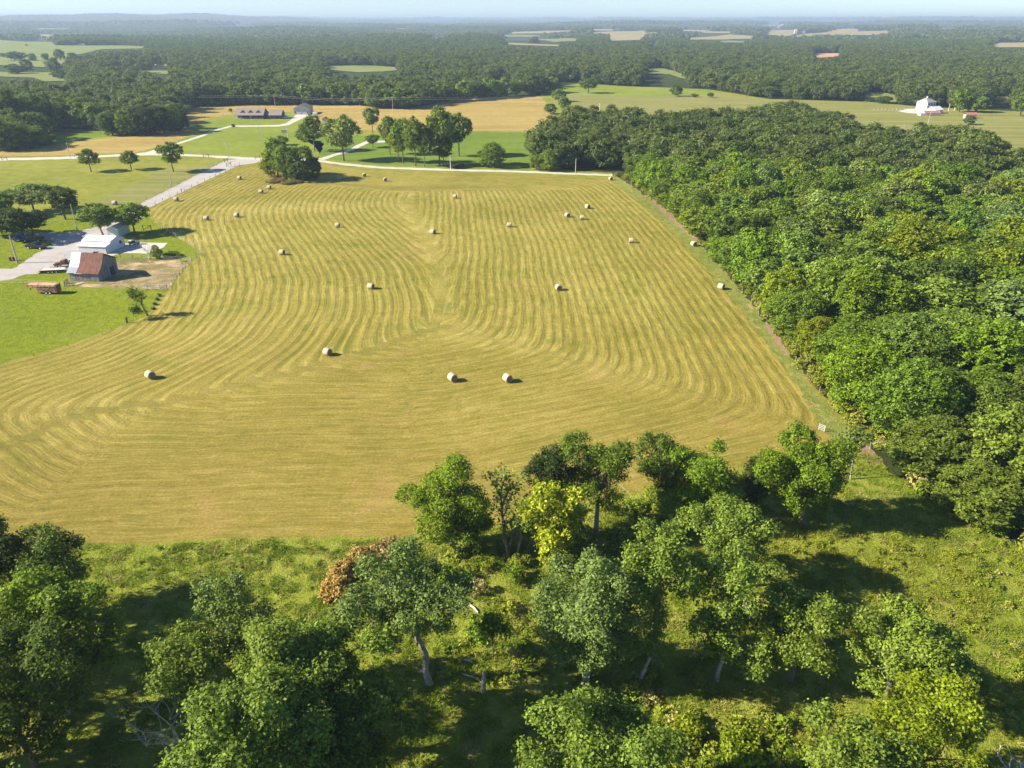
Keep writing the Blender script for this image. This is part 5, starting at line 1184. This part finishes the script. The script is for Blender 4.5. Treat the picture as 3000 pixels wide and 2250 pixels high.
# stock trailer
stx = building('stock_trailer', px(141, 864), R_(-4), 'rusty pale gooseneck stock trailer on the bright lawn', 'livestock trailer')
stx.location = (*px(114, 858), 0)
m = MB(); m.prism([(.2, .45), (5.0, .45), (5.0, 2.15), (4.6, 2.25), (.5, 2.25), (.2, 2.15)], -.9, .9, 'y'); m.build('body', M['trailer_paint'], stx, bevel=.08)
m = MB(); m.prism([(.25, 1.2), (.25, 2.2), (-1.7, 2.2), (-2.1, 1.9), (-2.0, 1.35), (-.2, 1.35)], -.85, .85, 'y'); m.build('nose', M['trailer_paint'], stx, bevel=.1)
m = MB(); m.tube([(-1.7, 0, 1.4), (-1.7, 0, .75)], [.09, .09], 6); m.build('coupler', M['black'], stx)
for r_ in range(2):
    for c in range(6):
        m = MB(); m.box((.8 + c * .75, -.93, 1.1 + r_ * .55), (.5, .05, .3)); m.build('slat_opening', M['darkwood'] if r_ else M['rustpaint'], stx)
m = MB(); m.box((5.02, 0, 1.3), (.05, 1.5, 1.5)); m.build('rear_door', M['rustpaint'], stx)
m = MB(); m.box((2.9, -.98, .82), (1.9, .18, .06)); m.build('fender', M['rust'], stx); wheels(stx, (2.45, 3.3), -.88, .88, .34)
# barrels, trough
for i, (x, y, lab, mt) in enumerate(((31, 764, 'rusty brown barrel by the leaning utility pole, left one', 'rustpaint'), (42, 764, 'rusty brown barrel by the leaning utility pole, middle one', 'rust'), (48, 763, 'white barrel by the leaning utility pole', 'white'))):
    m = MB(); m.cyl((0, 0, .5), .32, .95, 'z', 16)
    for z in (.05, .35, .65, .97): m.cyl((0, 0, z), .345, .04, 'z', 16)
    o = m.build('barrel', M[mt]); o.location = (*px(x, y), 0.025); tag(o, lab, 'barrel')
tr_ = building('sawhorse', px(541, 773), .4, 'small dark sawhorse lying at the right side of the corral', 'sawhorse')
m = MB(); m.box((0, 0, .6), (1.4, .1, .12)); m.build('beam', M['darkwood'], tr_)
for x in (-.55, .55):
    for y in (-.25, .25):
        m = MB(); m.tube([(x, y * .2, .6), (x * 1.1, y, 0)], [.05, .05], 5); m.build('leg', M['darkwood'], tr_)

# ------------------------------------------------------------------ poles, wires, fences
def pole(b, ty, label, arm=False, r=.14, lean=0.0, mat='pole'):
    x, y = px(*b); hh = max(3.0, zat(x, y, ty)); e = empty('utility_pole', (x, y, 0)); tag(e, label, 'utility pole', 'utility poles')
    m = MB(); m.tube([(0, 0, -.3), (0, 0, hh)], [r * 1.15, r * .75], 8); m.build('pole', M[mat], e)
    m = MB(); m.cyl((0, -.25, hh - 1.2), .2, .7, 'z', 10); 
    if arm:
        m = MB(); m.box((0, 0, hh - .5), (2.2, .12, .14)); a = m.build('crossarm', M['pole'], e)
        m = MB(); [m.cyl((q, 0, hh - .32), .06, .2, 'z', 6) for q in (-.95, 0, .95)]; m.build('insulators', M['white'], a)
    return (x, y, hh)
p1_ = pole((206, 462), 416, 'pole by the road left of the three lone trees'); p2_ = pole((671, 463), 419, 'pole at the road junction above the grey drive', True)
pole((227, 676), 597, 'pole on the lawn behind the gravel yard'); pole((52, 771), 690, 'thick leaning pole beside the barrels at the left', r=.2)
pole((503, 547), 497, 'pole in the pasture below the tallest lone tree'); pole((762, 412), 370, 'pale pole in the lawn below the curving house drive')
q1 = pole((807, 315), 277, 'pole behind the ranch house roof', True); q2 = pole((1152, 333), 284, 'pole on the tan field above the grove', True); pole((1320, 496), 453, 'white pole in front of the grove by the road', mat='white', r=.1)
pole((1686, 509), 465, 'pole where the road meets the wood'); pole((1755, 345), 302, 'pale pole in the cut field behind the wood', mat='white', r=.12); pole((2551, 270), 247, 'pale pole at the far clearing bend', mat='white'); pole((2648, 288), 263, 'pale pole left above the white farmhouse', mat='white')
pole((2718, 366), 328, 'dark pole in the cut field in front of the farmhouse'); pole((2778, 325), 303, 'pole between the farmhouse garage and the bright tree', mat='white'); pole((2796, 324), 302, 'pole touching the bright upright tree', mat='white'); pole((843, 403), 376, 'thin white pole beside the solar panel', mat='white', r=.1)
def wire(a, b, sag, dz, label):
    pts = []
    for i in range(17):
        t = i / 16; pts.append((a[0] + (b[0] - a[0]) * t, a[1] + (b[1] - a[1]) * t, a[2] + dz + (b[2] - a[2]) * t - sag * 4 * t * (1 - t)))
    m = MB(); m.tube(pts, [.028] * 17, 4); o = m.build('power_line', M['wire']); tag(o, label, 'power line', 'power lines')
q0 = (-330, 560, 9.5); q3 = (60, 560, 9.5)
for i, dz in enumerate((-.3, -1.3)):
    nm_ = ('upper', 'lower')[i]
    wire(q0, q1, 1.2, dz, nm_ + ' pale wire crossing the dark wood left of the ranch house'); wire(q1, q2, 1.5, dz, nm_ + ' pale wire between the house pole and the tan field pole'); wire(q2, q3, 1.5, dz, nm_ + ' pale wire running right from the tan field pole')
post_me = {}
def fence(px_line, gap, label, h=1.2, r=.05, mat='post', wires=True, wr=.012, seed=1, name='wire_fence'):
    e = empty(name, (*px(*px_line[0]), 0)); tag(e, label, 'fence'); o0 = np.array(px(*px_line[0])); rr = np.random.default_rng(seed); last = None; pts = []
    W_ = [np.array(px(*p)) for p in px_line]
    for a, b in zip(W_[:-1], W_[1:]):
        n = max(1, int(np.hypot(*(b - a)) / gap))
        for i in range(n): pts.append(a + (b - a) * i / n - o0)
    pts.append(W_[-1] - o0)
    key = (h, r, mat)
    if key not in post_me:
        m = MB(); m.tube([(0, 0, -.2), (0, 0, h)], [r, r * .9], 6); m.add([(r * math.cos(a), r * math.sin(a), h) for a in np.linspace(0, 6.283, 6, endpoint=False)], [(0, 1, 2, 3, 4, 5)]); t = m.build('post', M[mat], e); post_me[key] = t.data; bpy.data.objects.remove(t)
    for p in pts:
        o = link('post', post_me[key], e, (p[0], p[1], 0)); o.rotation_euler = (rr.normal(0, .05), rr.normal(0, .05), 0)
    if wires:
        m = MB()
        for z in (.4, .75, 1.08): m.tube([(p[0], p[1], z * h / 1.2) for p in pts], [wr] * len(pts), 3)
        m.build('wire', M['wire'], e)
fence([(318, 758), (389, 757), (470, 761), (562, 766)], 2.4, 'wire fence along the back of the corral')
fence([(562, 766), (545, 788), (518, 815), (491, 850)], 2.2, 'wire fence down the right side of the corral', seed=2)
fence([(491, 850), (470, 851), (432, 849), (425, 848)], 1.8, 'short panel fence at the front corner of the corral', h=1.5, r=.07, seed=3, wr=.025, mat='pole')
fence([(562, 766), (590, 745), (570, 725), (520, 700), (470, 668)], 2.6, 'wire fence curving round the yard lawn behind the corral', seed=4)
fence([(432, 612), (520, 571), (600, 532), (702, 484)], 5.0, 'fence posts lining the field side of the grey drive', r=.07, seed=5)
fence([(400, 600), (480, 560), (560, 521), (656, 472)], 6.0, 'thin fence lining the pasture side of the grey drive', r=.05, seed=6)
fence([(0, 1070), (100, 1044), (200, 1016), (300, 980), (372, 952)], 4.0, 'row of short dark stakes between lawn and hay field', h=.5, r=.05, wires=False, seed=7)
fence([(-20, 831), (70, 832), (190, 840)], 4.0, 'thin wire fence left of the barn', seed=8)
fence([(520, 370), (600, 352), (680, 333)], 9.0, 'fence between the tan field and the house lawn', h=1.3, r=.09, seed=9)
fence([(2548, 1316), (2440, 1200), (2330, 1060), (2200, 890), (2050, 715), (1935, 612), (1838, 534)], 6.0, 'old fence posts in the weeds beside the right wood', h=1.1, r=.04, mat='pole', wires=False, seed=10)
def hbrace(x, y, rz, label):
    e = building('fence_brace', px(x, y), rz, label, 'fence brace')
    for q in (-1.1, 1.1):
        m = MB(); m.tube([(q, 0, -.2), (q, 0, 1.6)], [.12, .11], 7); m.build('post', M['post'], e)
    m = MB(); m.tube([(-1.1, 0, .3), (1.1, 0, 1.35)], [.07, .07], 6); m.build('brace', M['post'], e)
    m = MB(); m.tube([(-1.1, 0, 1.4), (1.1, 0, 1.4)], [.06, .06], 6); m.build('rail', M['post'], e)
hbrace(755, 467, 0, 'dark timber fence brace on the field side of the road junction'); hbrace(604, 461, .1, 'dark timber fence brace beside the road left of the junction'); hbrace(663, 475, 1.3, 'dark timber fence brace at the top left of the grey drive'); hbrace(671, 488, 1.0, 'dark timber fence brace at the top right of the grey drive')
hbrace(432, 675, .2, 'dark timber fence brace behind the wide forked tree'); hbrace(14, 470, 0, 'fence brace beside the road at the left edge')
m = MB(); m.tube([(0, 0, -.2), (0, 0, 1.2)], [.17, .16], 8); m.cyl((0, 0, 1.21), .155, .02, 'z', 8); o = m.build('gate_post', M['darkwood']); o.location = (*px(373, 946), .03); tag(o, 'thick short dark post alone at the corner of the lawn', 'post')
m = MB(); m.tube([(0, 0, -.2), (0, 0, 1.3)], [.13, .12], 8); m.cyl((0, 0, 1.31), .118, .02, 'z', 8); o = m.build('gate_post', M['darkwood']); o.location = (*px(532, 562), .03); tag(o, 'thick dark post standing halfway along the grey drive', 'post')
gt = building('white_gate', px(2406, 1262), R_(-50), 'small white three bar gate leaning at the near right corner of the hay field', 'gate'); 
for z in (.25, .6, .95, 1.3):
    m = MB(); m.box((0, 0, z * .75), (.9, .04, .05)); m.build('bar', M['silver'], gt)
for x in (-.45, .45):
    m = MB(); m.box((x, 0, .55), (.06, .06, 1.05)); m.build('upright', M['silver'], gt)
for i, (x, y) in enumerate(((468, 868), (462, 880), (455, 893), (449, 906))):
    shrub(x, y, 9, .5, 'darkest', ('small dark weed clump, %s of four in a line below the corral' % ('first', 'second', 'third', 'fourth')[i]), 720 + i, 'weed_clump')

# ------------------------------------------------------------------ air
hz = bpy.data.materials.new('air_haze'); hz.use_nodes = True; hn = hz.node_tree.nodes; hn.remove(hn['Principled BSDF'])
pv = hn.new('ShaderNodeVolumePrincipled'); pv.inputs['Color'].default_value = (.46, .60, .80, 1); pv.inputs['Density'].default_value = 1.55e-4; pv.inputs['Anisotropy'].default_value = .1
hz.node_tree.links.new(pv.outputs[0], hn['Material Output'].inputs['Volume'])
m = MB(); m.box((0, 0, 45), (72000, 72000, 150)); o = m.build('haze', hz); tag(o, 'thin blue summer haze over the whole landscape', kind='stuff')
